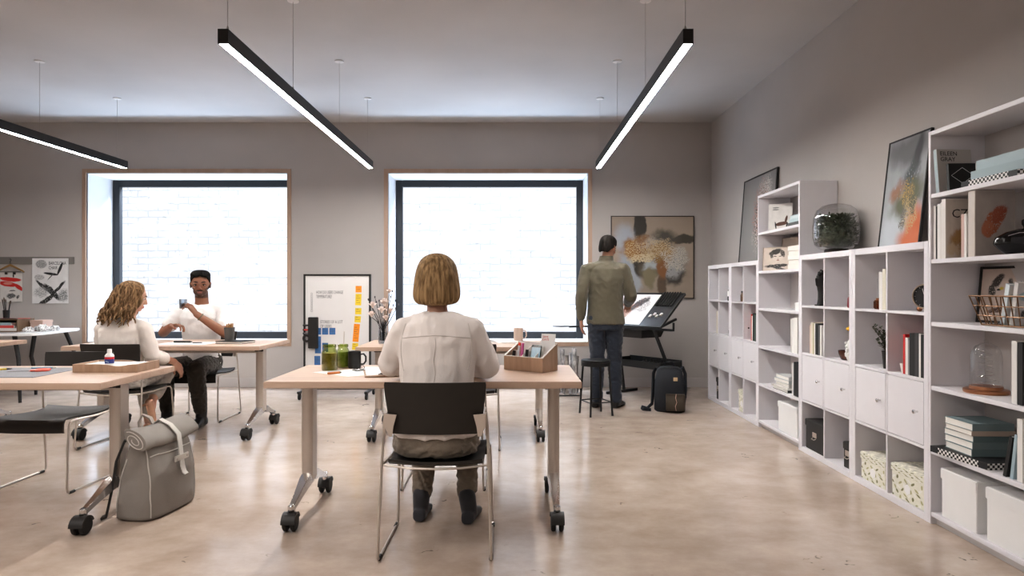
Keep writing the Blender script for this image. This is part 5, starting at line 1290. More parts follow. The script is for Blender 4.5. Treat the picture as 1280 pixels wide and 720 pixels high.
def rolls():
    t = thing('roll_rack', 'low black wire rack holding paper rolls by the window', 'rack', (.60, 7.62, 0))
    m = MB()
    for z in (.006, .20):
        m.tube([(-.17, -.13, z), (.17, -.13, z), (.17, .13, z), (-.17, .13, z)], .006, 8, closed=True)
    for x in (-.17, .17):
        for y in (-.13, .13): m.tube([(x, y, .006), (x, y, .20)], .006, 8)
    for k in range(5): m.tube([(-.17 + .068 * (k + .5), -.13, .006), (-.17 + .068 * (k + .5), .13, .006)], .003, 6)
    m.build('rack_wire', M_blackm, t)
    labs = ('leaning left', 'second from left, tall', 'at the back left', 'in the middle', 'front middle, short', 'right of the middle', 'tallest, at the right', 'at the far right')
    for k, (x, y, h, lx) in enumerate(((-.12, -.05, .50, -.05), (-.06, .02, .53, -.05), (-.10, .08, .47, -.02), (.0, .06, .5, -.02), (.02, -.06, .44, .0), (.07, .03, .46, .01), (.11, -.04, .52, .0), (.13, .07, .42, .02))):
        b = thing('paper_roll', 'patterned grey paper roll in the wire rack, ' + labs[k], 'paper roll', (.60 + x, 7.62 + y, .0125), 0, 'paper rolls in the wire rack')
        mm = mat('roll_pattern_%d' % (k % 3), ((.42, .41, .41), (.30, .27, .25), (.55, .54, .55))[k % 3], .5, var=.9, vscale=16, stretch=(1, 1, .6))
        p, q = V((0, 0, 0)), V((lx, 0, h)); x_, y_ = frame_from(q - p)
        MB().rings([[c + (x_ * math.cos(a * PI / 9) + y_ * math.sin(a * PI / 9)) * r for a in range(18)] for c, r in ((p, .026), (q, .026), (q, .020), (q - (q - p) * .1, .019))]).build('roll_body', mm, b)
rolls()
def backpack_dark():
    t = thing('backpack', 'black backpack with brown pocket standing beside the drafting table', 'bag', (1.565, 6.60, 0), R(-12))
    M_nav = mat('navy_fabric', (.014, .016, .021), .8, var=.1, bump=.15, bscale=200)
    M_brn = mat('brown_canvas', (.06, .048, .036), .8, var=.1, bump=.15, bscale=200)
    m = MB().loftE([(0, 0, .0, .13, .085), (0, 0, .015, .148, .10), (0, 0, .12, .150, .105), (0, .0, .30, .142, .095), (0, .01, .40, .125, .08), (0, .015, .435, .09, .055), (0, .015, .445, .03, .02)], 32, sup=3.4)
    m.build('bag_body', M_nav, t, angle=60)
    MB().loftE([(.055, -.105, .018, .085, .028), (.055, -.112, .03, .092, .036), (.055, -.112, .17, .092, .034), (.055, -.108, .182, .088, .026)], 24, sup=4).build('front_pocket', M_brn, t, angle=60)
    MB().box(-.038, .14, -.149, -.10, .172, .186).build('pocket_flap', M_brn, t, bevel=.004)
    MB().tube([(.06, -.148, .19), (.055, -.152, .15), (.066, -.153, .11), (.052, -.152, .07), (.06, -.149, .03)], 1, flat=(.013, .002)).build('pocket_strap', mat('pink_leather', (.55, .38, .30), .6), t)
    MB().box(.035, .075, -.108, -.098, .31, .345).build('name_patch', mat('tan_leather', (.50, .36, .22), .6), t, bevel=.001)
    MB().tube([(-.045, .02, .435), (-.04, .015, .475), (0, .01, .49), (.04, .015, .475), (.045, .02, .435)], .007, 8).build('top_handle', M_nav, t)
    MB().tube([(-.10, .06, .40), (-.13, .09, .42), (-.155, .09, .36), (-.16, .06, .2), (-.17, .03, .06), (-.22, .0, .015), (-.27, -.02, .03), (-.25, -.05, .012), (-.18, -.06, .010)], 1, flat=(.020, .006)).build('shoulder_strap', M_nav, t)
    MB().tube([(.10, .06, .40), (.13, .09, .43), (.155, .09, .36), (.158, .08, .2), (.14, .08, .05)], 1, flat=(.020, .006)).build('shoulder_strap', M_nav, t)
    MB().tube([(-.12, -.03, .40), (-.05, -.06, .435), (.05, -.06, .435), (.12, -.03, .40)], .004, 6).build('zip_seam', M_rubber, t)
backpack_dark()
def bag_grey():
    t = thing('roll_top_bag', 'grey roll-top bag with white strap on the floor by the left table', 'bag', (-1.958, 3.66, 0), R(82))
    M_g = mat('grey_canvas', (.26, .235, .215), .85, var=.08, bump=.2, bscale=260)
    M_p = mat('white_piping', (.55, .52, .49), .7)
    key = [(.0, .0, .185, .105), (.012, .0, .206, .122), (.10, -.004, .214, .120), (.22, -.010, .208, .106), (.32, -.012, .203, .082), (.39, -.012, .200, .055), (.44, -.010, .198, .030)]
    secs = []
    for k in range(34):
        z = .44 * k / 33
        for (z0, y0, a0, c0), (z1, y1, a1, c1) in zip(key, key[1:]):
            if z0 <= z <= z1 + 1e-9:
                u = (z - z0) / (z1 - z0); secs.append((0, y0 + (y1 - y0) * u, z, a0 + (a1 - a0) * u, c0 + (c1 - c0) * u)); break
    m = MB().loftE(secs, 96, sup=4.2)
    for i, p in enumerate(m.v):
        side = max(0, min(1, (abs(p.x) - .15) / .05)); mid = max(0, 1 - abs(p.y + .005) / .10)
        dz = max(0, 1 - abs(p.z - .27) / .24); w_ = 1 - abs(noise.noise(V((p.x * 9, p.y * 14 + p.z * 6, p.z * 5)))) * 2.4
        front = (1 - side) * max(0, min(1, p.z / .05))
        fold = noise.noise(V((p.x * 6 + p.z * 5, 3, p.z * 6)))
        m.v[i] = p + V((-math.copysign(.034, p.x) * side * mid * dz + .010 * w_ * side * dz, math.copysign(.007, p.y) * (fold + .6 * w_) * front, 0))
    body = m.build('bag_body', M_g, t, angle=70)
    from mathutils.bvhtree import BVHTree
    bv = BVHTree.FromPolygons([v.co for v in body.data.vertices], [tuple(p_.vertices) for p_ in body.data.polygons])
    def snap(p):
        h = bv.find_nearest(V(p)); return h[0] + (V(p) - h[0]).normalized() * .002
    # rolled closure: flattened tube folded to the front
    rs = []
    for x in [-.222 + .0222 * k for k in range(21)]:
        ring = []
        for k in range(20):
            a = 2 * PI * k / 20; sag = .009 * noise.noise(V((x * 11, a * 1.3, 2)))
            yy = (.070 + sag) * math.cos(a); zz = (.036 + sag) * math.sin(a) - .010 * math.cos(x * 9) + .006
            ring.append(V((x, -.035 + yy * .9 - zz * .35, .425 + zz + yy * .55)))
        rs.append(ring)
    MB().rings(rs).build('rolled_top', M_g, t, angle=60)
    for xe in (-.2225, .2225):
        e = MB(); sp = []
        for k in range(34):
            a = .5 + k * .37; r_ = .95 - .022 * k
            yy = .066 * r_ * math.cos(a); zz = .038 * r_ * math.sin(a)
            sp.append((xe, -.035 + yy * .9 - zz * .35, .425 + zz + yy * .55))
        e.tube(sp, .0025, 6); e.build('roll_edge_piping', M_p, t)
    s_ = MB().tube([(.03, .055, .40), (.03, .052, .455), (.03, .0, .492), (.03, -.06, .465), (.03, -.110, .415), (.03, -.118, .37), (.03, -.126, .30), (.03, -.134, .24), (.03, -.145, .205), (.03, -.158, .195)], 1, flat=(.0028, .0165))
    s_.build('closing_strap', M_p, t)
    MB().box(-.028, .088, -.134, -.123, .272, .302).build('strap_clasp', mat('clasp_leather', (.50, .46, .42), .5), t, bevel=.002)
    r_ = MB()
    for x in (-.012, .072): r_.lathe([(.005, 0), (.005, .003)], 10, (x, -.134, .287), Matrix.Rotation(R(90), 4, 'X'))
    r_.build('rivets', M_steel, t)
    p = MB()
    def dense(q, n=14):
        out = []
        for i in range(n + 1):
            u = i / n * (len(q) - 1); j = min(int(u), len(q) - 2); out.append(snap(V(q[j]).lerp(V(q[j + 1]), u - j)))
        return out
    p.tube(dense([(-.19, -.12, .345), (0, -.13, .342), (.19, -.12, .345)]), .0032, 6)
    for x in (-1, 1): p.tube(dense([(x * .20, -.10, .38), (x * .205, -.115, .25), (x * .212, -.128, .12), (x * .208, -.13, .015)]), .0032, 6)
    for x in (-1, 1): p.tube(dense([(x * .22, .05, .33), (x * .225, .09, .2), (x * .225, .11, .05)]), .003, 6)
    p.build('seam_piping', M_p, t)
    MB().tube([(-.10, .07, .42), (-.12, .10, .40), (-.15, .125, .30), (-.17, .135, .15), (-.19, .15, .02), (-.20, .17, .012)], 1, flat=(.022, .006)).build('shoulder_strap', M_black, t)
    MB().tube([(.02, .02, .44), (.015, .05, .50), (.0, .085, .52), (-.015, .10, .48), (-.02, .085, .40)], 1, flat=(.016, .004)).build('hanging_loop', mat('loop_canvas', (.33, .29, .26), .8), t)
bag_grey()
# ------------------------------------------------------------------ people
def skinmat(name, c):
    if name in MATS: return MATS[name]
    m, nt, b = newmat(name); N, L = nt.nodes, nt.links
    tc = N.new('ShaderNodeTexCoord'); nz = N.new('ShaderNodeTexNoise'); nz.inputs['Scale'].default_value = 12; nz.inputs['Detail'].default_value = 4
    L.new(tc.outputs['Object'], nz.inputs['Vector'])
    cr = N.new('ShaderNodeValToRGB'); e = cr.color_ramp.elements
    e[0].position = .3; e[0].color = rgba([k * .9 for k in c]); e[1].position = .7; e[1].color = rgba([c[0] * 1.06, c[1] * 1.0, c[2] * .98])
    L.new(nz.outputs['Fac'], cr.inputs['Fac']); L.new(cr.outputs['Color'], b.inputs['Base Color'])
    b.inputs['Roughness'].default_value = .5
    b.inputs['Subsurface Weight'].default_value = .08; b.inputs['Subsurface Radius'].default_value = (.02, .008, .004); b.inputs['Subsurface Scale'].default_value = .3
    MATS[name] = m
    return m
def limb(mb, pts, rad):
    for i in range(len(pts) - 1): mb.capsule(pts[i], pts[i + 1], rad[i], rad[i + 1], 18)
def hand(mb, w, d, n, thumb, curl=25, s=1.0, tcurl=20):
    """palm, four unequal bent fingers and a thumb off the side; d towards the fingers, n the way the palm faces"""
    w, d, n = V(w), V(d).normalized(), V(n)
    n = (n - d * n.dot(d)).normalized(); l = d.cross(n) * thumb
    for k, o in enumerate((.030, .010, -.010, -.028)):
        a = w + l * o * .55 * s + d * .012 * s; b = w + l * o * s + d * (.086, .090, .085, .076)[k] * s
        mb.capsule(a, b, .0145 * s, .0115 * s, 12)
        q = b; ang = R(curl * .6); seg = ((.040, .025, .020), (.045, .028, .021), (.041, .026, .020), (.032, .020, .018))[k]
        for j, L_ in enumerate(seg):
            dd = d * math.cos(ang) + n * math.sin(ang) + l * (o * 2.2) * (1 - min(ang, 1))
            dd.normalize(); e = q + dd * L_ * s
            mb.capsule(q, e, (.0092 - .0008 * j - (.001 if k == 3 else 0)) * s, (.0084 - .0008 * j - (.001 if k == 3 else 0)) * s, 10)
            q = e; ang += R(curl * (1.1 if j == 0 else .8))
    t0 = w + d * .026 * s + l * .020 * s; t1 = t0 + (d * .65 + l * .7 + n * .25).normalized() * .042 * s
    mb.capsule(t0, t1, .0145 * s, .0115 * s, 12)
    ta = R(tcurl); dd = (d * .85 + l * (.45 - ta) + n * (.2 + ta)).normalized(); t2 = t1 + dd * .030 * s
    mb.capsule(t1, t2, .0108 * s, .0095 * s, 10)
    dd = (d * .85 + l * (.2 - ta * 1.2) + n * (.25 + ta)).normalized(); mb.capsule(t2, t2 + dd * .022 * s, .0095 * s, .0078 * s, 10)
def headM(c, yaw, pitch, roll=0): return Matrix.Translation(V(c)) @ Matrix.Rotation(R(yaw), 4, 'Z') @ Matrix.Rotation(R(pitch), 4, 'X') @ Matrix.Rotation(R(roll), 4, 'Y')
def head(mb, M, s=1.0, jaw=1.0):
    """face looks along local +y; centre of skull at origin, eyes at z=-.005"""
    R3 = M.to_3x3()
    def E(c, r): mb.ellipsoid(M @ (V(c) * s), [k * s for k in r], R3, 22, 14)
    E((0, -.012, .028), (.074, .092, .088))            # cranium
    E((0, .022, .0), (.066, .070, .085))               # face block
    E((0, .030, -.060), (.050 * jaw, .055, .052))      # jaw
    E((0, .062, -.098), (.022 * jaw, .020, .016))      # chin
    E((0, .066, .030), (.046, .022, .020))             # brow
    for sx in (-1, 1):
        E((sx * .040, .058, -.032), (.020, .020, .018))   # cheek
        E((sx * .030, .074, .008), (.020, .014, .008))    # brow ridge
        E((sx * .074, -.006, -.010), (.009, .019, .030))  # ear
        E((sx * .078, -.012, .006), (.008, .014, .014))
        E((sx * .010, .092, -.042), (.009, .010, .007))   # nostril wing
    mb.capsule(M @ (V((0, .084, .006)) * s), M @ (V((0, .102, -.036)) * s), .0085 * s, .0115 * s, 12)
    E((0, .082, -.066), (.022, .011, .007)); E((0, .080, -.077), (.019, .012, .008))   # lips
def facebits(root, M, off, s, lipc, browc, beard=None, iris=(.06, .03, .015)):
    Mo = Matrix.Translation(-V(off)) @ M
    wh = mat('eye_white', (.42, .39, .37), .4)
    for sx in (-1, 1):
        e = MB().ellipsoid(Mo @ (V((sx * .0305, .0770, -.005)) * s), (.0135 * s, .0095 * s, .0068 * s), Mo.to_3x3(), 14, 9).build('eye', wh, root)
        MB().ellipsoid(Mo @ (V((sx * .0305, .0848, -.005)) * s), (.0058 * s, .0030 * s, .0058 * s), Mo.to_3x3(), 12, 8).build('iris', mat('iris_dark', iris, .2), e)
        lid = [Mo @ (V((sx * (.0305 + .0148 * math.cos(a)), .0835 + .005 * math.sin(a), -.005 + .0078 * math.sin(a))) * s) for a in [PI * k / 6 for k in range(7)]]
        MB().tube(lid, .0022 * s, 6).build('eyelid', browc, root)
        br = [Mo @ (V((sx * (.012 + .034 * k / 4), .0915 - .012 * (k / 4) ** 2, .018 + .006 * math.sin(PI * k / 4.5))) * s) for k in range(5)]
        MB().tube(br, [.0030 * s, .0042 * s, .0042 * s, .0034 * s, .0018 * s], 8).build('eyebrow', browc, root)
    lp = MB().ellipsoid(Mo @ (V((0, .0895, -.0655)) * s), (.0225 * s, .0055 * s, .0045 * s), Mo.to_3x3(), 14, 8).ellipsoid(Mo @ (V((0, .0895, -.075)) * s), (.0195 * s, .006 * s, .0055 * s), Mo.to_3x3(), 14, 8)
    lp.build('lips', lipc, root)
def hair_shell(name, rows, M, m, root, off, ncol=72, ripple=.003, freq=26, thick=.012, wav=0.0, seed=0, droop=None):
    """cap of hair: rows (z, rx, ry, yc, half-angle of the face opening in degrees); strands as fine ridges"""
    me_v = []; F = []
    Mo = Matrix.Translation(-V(off)) @ M
    nr = len(rows)
    for i, (z, rx, ry, yc, a0) in enumerate(rows):
        for j in range(ncol + 1):
            th = R(a0) + (2 * PI - 2 * R(a0)) * j / ncol
            rp = 1 + (ripple / max(rx, .03)) * (math.sin(th * freq + 4 * noise.noise(V((math.cos(th) * 1.6, math.sin(th) * 1.6 + seed, z * 6))) + wav * z * 60) + .8 * noise.noise(V((math.cos(th) * 5, math.sin(th) * 5 + seed, z * 10)))) * min(1, rx / .06)
            zz = z + (droop(th) if droop and i > nr * .6 else 0) + .004 * noise.noise(V((math.cos(th) * 7, math.sin(th) * 7, seed))) * (i > nr * .7)
            me_v.append(Mo @ V((rx * rp * math.sin(th), yc + ry * rp * math.cos(th), zz)))
    for i in range(nr - 1):
        for j in range(ncol):
            a = i * (ncol + 1) + j
            F.append((a, a + 1, a + ncol + 2, a + ncol + 1))
    mb = MB(); mb.add(me_v, F)
    o = mb.build(name, m, root, angle=80)
    bm = bmesh.new(); bm.from_mesh(o.data); bmesh.ops.remove_doubles(bm, verts=bm.verts[:], dist=.0004); bm.to_mesh(o.data); bm.free()
    so = o.modifiers.new('thick', 'SOLIDIFY'); so.thickness = thick; so.offset = -1
    su = o.modifiers.new('sub', 'SUBSURF'); su.levels = 1; su.render_levels = 1
    return o
def hairmat(name, c1, c2, zscale=1.2):
    m, nt, b = newmat(name); N, L = nt.nodes, nt.links
    tc = N.new('ShaderNodeTexCoord'); mp = N.new('ShaderNodeMapping'); mp.inputs['Scale'].default_value = (1, 1, .07)
    L.new(tc.outputs['Object'], mp.inputs['Vector'])
    nz = N.new('ShaderNodeTexNoise'); nz.inputs['Scale'].default_value = 75; nz.inputs['Detail'].default_value = 4
    L.new(mp.outputs['Vector'], nz.inputs['Vector'])
    cr = N.new('ShaderNodeValToRGB'); e = cr.color_ramp.elements
    e[0].position = .36; e[0].color = rgba(c1); e[1].position = .66; e[1].color = rgba(c2)
    L.new(nz.outputs['Fac'], cr.inputs['Fac']); L.new(cr.outputs['Color'], b.inputs['Base Color'])
    bp = N.new('ShaderNodeBump'); bp.inputs['Strength'].default_value = .5; bp.inputs['Distance'].default_value = .004
    L.new(nz.outputs['Fac'], bp.inputs['Height']); L.new(bp.outputs['Normal'], b.inputs['Normal'])
    b.inputs['Roughness'].default_value = .7; b.inputs['Specular IOR Level'].default_value = .15
    return m
def shoe(root, name, heel, toe, m, off, h=.05, w=.043, shaft=None):
    """foot shape from heel to toe (both on the ground line), optional boot shaft up to a point"""
    heel, toe = V(heel), V(toe); d = (toe - heel); L_ = d.length; u = d.normalized(); sd = V((-u.y, u.x, 0)).normalized(); up = sd.cross(u) * -1
    if up.z < 0: up = -up
    mb = MB(); rs = []
    for t, ww, hh in ((0, .55, .75), (.04, .78, 1.0), (.2, .88, 1.1), (.4, .85, 1.15), (.55, .95, .95), (.7, 1.05, .75), (.85, .95, .58), (.96, .6, .42), (1, .25, .3)):
        c = heel + d * t; ring = []
        for k in range(18):
            a = 2 * PI * k / 18; ca, sa = math.cos(a), math.sin(a)
            ring.append(c + sd * (w * ww * math.copysign(abs(ca) ** .7, ca)) + up * (h * hh * .5 * (1 + math.copysign(abs(sa) ** .6, sa))))
        rs.append(ring)
    mb.rings(rs)
    if shaft: mb.capsule(heel + u * L_ * .28 + up * h * .6, V(shaft), w * .98, w * 1.08, 18)
    return remeshed(mb, name, m, root, .006, 2, off)

def fabric(name, c, b=.25, sc=120, var=.05): return mat(name, c, .85, var=var, vscale=9, bump=b, bscale=sc, sheen=.2)

# ---- woman with the bob, seated in front, back to the camera
def woman_front():
    o = (-.36, 3.20, 0)
    t = thing('person', 'woman with a blond bob in a cream blouse, seated with her back turned', 'person', o)
    sk = skinmat('fair_skin', (.56, .33, .24))
    M = headM((-.375, 3.315, 1.268), 4, -9)
    el = [(-.605, 3.30, .845), (-.125, 3.29, .835)]; wr = [(-.515, 3.54, .80), (-.225, 3.56, .80)]; sh = [(-.525, 3.24, 1.012), (-.195, 3.24, 1.012)]
    kn = [(-.465, 3.63, .505), (-.245, 3.64, .505)]; an = [(-.475, 3.50, .10), (-.235, 3.47, .10)]
    b = MB().loftE([(-.36, 3.18, .47, .16, .12), (-.36, 3.19, .68, .135, .09), (-.36, 3.21, .86, .15, .095), (-.36, 3.235, 1.0, .165, .09), (-.36, 3.25, 1.06, .13, .065), (-.365, 3.26, 1.09, .06, .05)])
    limb(b, [(-.365, 3.265, 1.04), (-.37, 3.285, 1.12), (-.375, 3.30, 1.19)], [.06, .05, .052]); head(b, M, .96)
    for i in (0, 1):
        limb(b, [V(sh[i]) - V((0, 0, .03)), el[i], wr[i]], [.038, .038, .026])
        s_ = -1 if i == 0 else 1
        hand(b, wr[i], (.25 * -s_, 1, -.06), (0, 0, -1), 1 if i == 0 else -1, 22, .95)
        limb(b, [(-.36 + s_ * .09, 3.2, .50), kn[i], an[i]], [.07, .05, .036])
    remeshed(b, 'body', sk, t, .0055, 3, o)
    lipm = mat('lip_rose', (.45, .16, .14), .4); hm = hairmat('blond_hair', (.15, .092, .045), (.40, .265, .14))
    facebits(t, M, o, .96, lipm, mat('brow_brown', (.12, .07, .035), .7))
    rows = [(.122, .006, .006, -.02, 0), (.119, .030, .032, -.02, 0), (.108, .058, .060, -.018, 8), (.088, .082, .084, -.016, 24), (.06, .097, .100, -.014, 38), (.02, .106, .110, -.014, 46), (-.03, .112, .114, -.016, 48), (-.075, .116, .112, -.018, 48), (-.105, .116, .108, -.018, 48), (-.128, .106, .098, -.016, 48), (-.138, .088, .082, -.012, 48)]
    hair_shell('hair', rows, M, hm, t, o, 90, .0030, 30, .014, 0, 1, droop=lambda th: -.026 * max(0, -math.cos(th)) + .010)
    bl = fabric('cream_blouse', (.76, .70, .67), .15, 160)
    s = MB().loftE([(-.36, 3.150, .530, .196, .150), (-.36, 3.15, .55, .198, .152), (-.36, 3.165, .62, .186, .138), (-.36, 3.19, .74, .172, .122), (-.36, 3.205, .86, .180, .124), (-.36, 3.22, .96, .190, .118), (-.36, 3.235, 1.03, .180, .098), (-.36, 3.245, 1.075, .130, .075), (-.365, 3.255, 1.098, .070, .060)], 32)
    for i in (0, 1):
        limb(s, [(-.36 + (-.05, .05)[i], 3.25, 1.062), (-.36 + (-.12, .12)[i], 3.243, 1.036), sh[i], V(sh[i]).lerp(V(el[i]), .5), el[i], V(el[i]).lerp(V(wr[i]), .45), V(el[i]).lerp(V(wr[i]), .86)], [.042, .050, .060, .064, .060, .055, .050])
    s = remeshed(s, 'blouse', bl, t, .0065, 8, o, .0065, (10, 10, 6))
    from mathutils.bvhtree import BVHTree
    bv = BVHTree.FromPolygons([v.co for v in s.data.vertices], [tuple(p_.vertices) for p_ in s.data.polygons])
    def onback(x, z):
        h = bv.ray_cast(V((x, -1, z)), V((0, 1, 0)))[0]
        return h + V((0, -.0012, 0)) if h else None
    def seam(pts, r):
        q = [onback(x, z) for x, z in pts]; q = [k for k in q if k]
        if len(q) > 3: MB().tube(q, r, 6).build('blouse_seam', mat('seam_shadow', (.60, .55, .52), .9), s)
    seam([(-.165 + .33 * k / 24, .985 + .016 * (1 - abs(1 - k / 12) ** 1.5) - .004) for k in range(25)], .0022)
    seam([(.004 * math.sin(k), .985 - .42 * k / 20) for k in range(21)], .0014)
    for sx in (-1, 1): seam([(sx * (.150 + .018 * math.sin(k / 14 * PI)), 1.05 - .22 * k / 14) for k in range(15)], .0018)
    tr = fabric('khaki_trousers', (.20, .165, .13), .25, 140)
    p = MB().loftE([(-.36, 3.15, .445, .19, .13), (-.36, 3.155, .48, .205, .152), (-.36, 3.16, .52, .200, .148), (-.36, 3.17, .58, .165, .115), (-.36, 3.18, .64, .145, .095)], 30)
    for i in (0, 1):
        s_ = -1 if i == 0 else 1
        limb(p, [(-.36 + s_ * .095, 3.2, .515), kn[i], V(kn[i]).lerp(V(an[i]), .45), V(kn[i]).lerp(V(an[i]), .88)], [.088, .068, .060, .050])
    remeshed(p, 'trousers', tr, t, .0065, 3, o, .006, (16, 16, 26))
    bm_ = fabric('slate_boot', (.045, .045, .052), .1)
    shoe(t, 'boot', (-.485, 3.45, .003), (-.475, 3.69, .003), bm_, o, .062, .042, (-.477, 3.495, .135))
    shoe(t, 'boot', (-.232, 3.41, .003), (-.195, 3.65, .003), bm_, o, .062, .042, (-.234, 3.46, .135))
woman_front()

# ---- man standing at the drafting table
def man_standing():
    o = (.95, 6.75, 0)
    t = thing('person', 'man in an olive shirt and jeans standing at the drafting table', 'person', o)
    sk = skinmat('tan_skin', (.40, .20, .125))
    M = headM((.985, 6.80, 1.635), -38, -20)
    yw = R(-14)
    sh = [(.762, 6.77, 1.425), (1.128, 6.72, 1.425)]; el = [(.705, 6.72, 1.15), (1.205, 6.73, 1.135)]; wr = [(.700, 6.75, .91), (1.222, 7.00, 1.06)]
    an = [(.865, 6.79, .085), (1.06, 6.76, .085)]; kn = [(.875, 6.79, .49), (1.045, 6.78, .49)]; hp = [(.865, 6.75, .90), (1.035, 6.73, .90)]
    b = MB().loftE([(.95, 6.75, .86, .15, .105, yw), (.95, 6.75, 1.0, .14, .095, yw), (.95, 6.75, 1.2, .155, .105, yw), (.95, 6.745, 1.36, .16, .10, yw), (.95, 6.75, 1.43, .11, .07, yw), (.955, 6.76, 1.48, .065, .055, yw)])
    limb(b, [(.955, 6.76, 1.44), (.965, 6.775, 1.50), (.98, 6.79, 1.57)], [.065, .056, .056]); head(b, M, .98, 1.08)
    for i in (0, 1): limb(b, [V(sh[i]).lerp(V(el[i]), .2), el[i], wr[i]], [.042, .040, .030]); limb(b, [hp[i], kn[i], an[i]], [.075, .052, .038])
    hand(b, wr[0], (.06, .12, -1), (1, .1, 0), -1, 20, 1.02); hand(b, wr[1], (.15, .9, -.35), (-.2, -.2, -1), 1, 28, 1.02)
    remeshed(b, 'body', sk, t, .0055, 3, o)
    dk = hairmat('black_brown_hair', (.007, .006, .005), (.022, .017, .014))
    facebits(t, M, o, .98, mat('lip_brown', (.28, .11, .09), .4), mat('brow_black', (.02, .015, .012), .7))
    rows = [(.126, .005, .006, -.012, 0), (.122, .032, .036, -.012, 0), (.108, .060, .066, -.012, 0), (.085, .077, .092, -.012, 0), (.070, .081, .098, -.012, 3), (.064, .083, .101, -.012, 34), (.03, .085, .105, -.014, 55), (-.005, .084, .104, -.016, 88), (-.04, .080, .100, -.018, 108), (-.07, .070, .092, -.018, 122), (-.085, .060, .080, -.016, 130)]
    hair_shell('hair', rows, M, dk, t, o, 64, .002, 34, .012, 0, 5)
    ol = fabric('olive_shirt', (.105, .092, .062), .25, 150)
    s = MB().loftE([(.95, 6.75, .855, .194, .142, yw), (.95, 6.75, .90, .190, .140, yw), (.95, 6.75, 1.02, .176, .128, yw), (.95, 6.748, 1.18, .176, .128, yw), (.95, 6.745, 1.32, .192, .130, yw), (.95, 6.745, 1.41, .182, .108, yw), (.953, 6.755, 1.465, .115, .078, yw), (.957, 6.762, 1.50, .072, .066, yw), (.960, 6.766, 1.528, .068, .063, yw)], 32)
    for i in (0, 1): limb(s, [(.953 + (-.04, .04)[i], 6.755, 1.455), (.95 + (-.11, .11)[i], 6.75, 1.425), V(sh[i]) - V((0, 0, .02)), V(sh[i]).lerp(V(el[i]), .5), el[i], V(el[i]).lerp(V(wr[i]), .5), V(el[i]).lerp(V(wr[i]), .95)], [.050, .056, .064, .064, .060, .054, .044])
    remeshed(s, 'shirt', ol, t, .0065, 7, o, .006, (9, 9, 8))
    cl = MB().loftE([(.959, 6.764, 1.500, .074, .068, yw), (.961, 6.768, 1.515, .073, .067, yw), (.963, 6.772, 1.545, .068, .063, yw)], 28); cl.build('collar', ol, t, off=o)
    jn = fabric('blue_jeans', (.022, .029, .044), .25, 180)
    p = MB().loftE([(.95, 6.745, .80, .165, .118, yw), (.95, 6.745, .88, .168, .122, yw), (.95, 6.75, .96, .155, .112, yw)], 30)
    for i in (0, 1): limb(p, [hp[i], V(hp[i]).lerp(V(kn[i]), .25), kn[i], V(kn[i]).lerp(V(an[i]), .5), V(an[i]) + V((0, 0, .01))], [.094, .092, .072, .064, .058])
    remeshed(p, 'jeans', jn, t, .0065, 4, o, .006, (10, 10, 14))
    bs = mat('black_leather', (.014, .013, .012), .45)
    shoe(t, 'shoe', (.835, 6.75, .003), (.90, 7.01, .003), bs, o, .075, .046); shoe(t, 'shoe', (1.03, 6.72, .003), (1.16, 6.95, .003), bs, o, .075, .046)
man_standing()

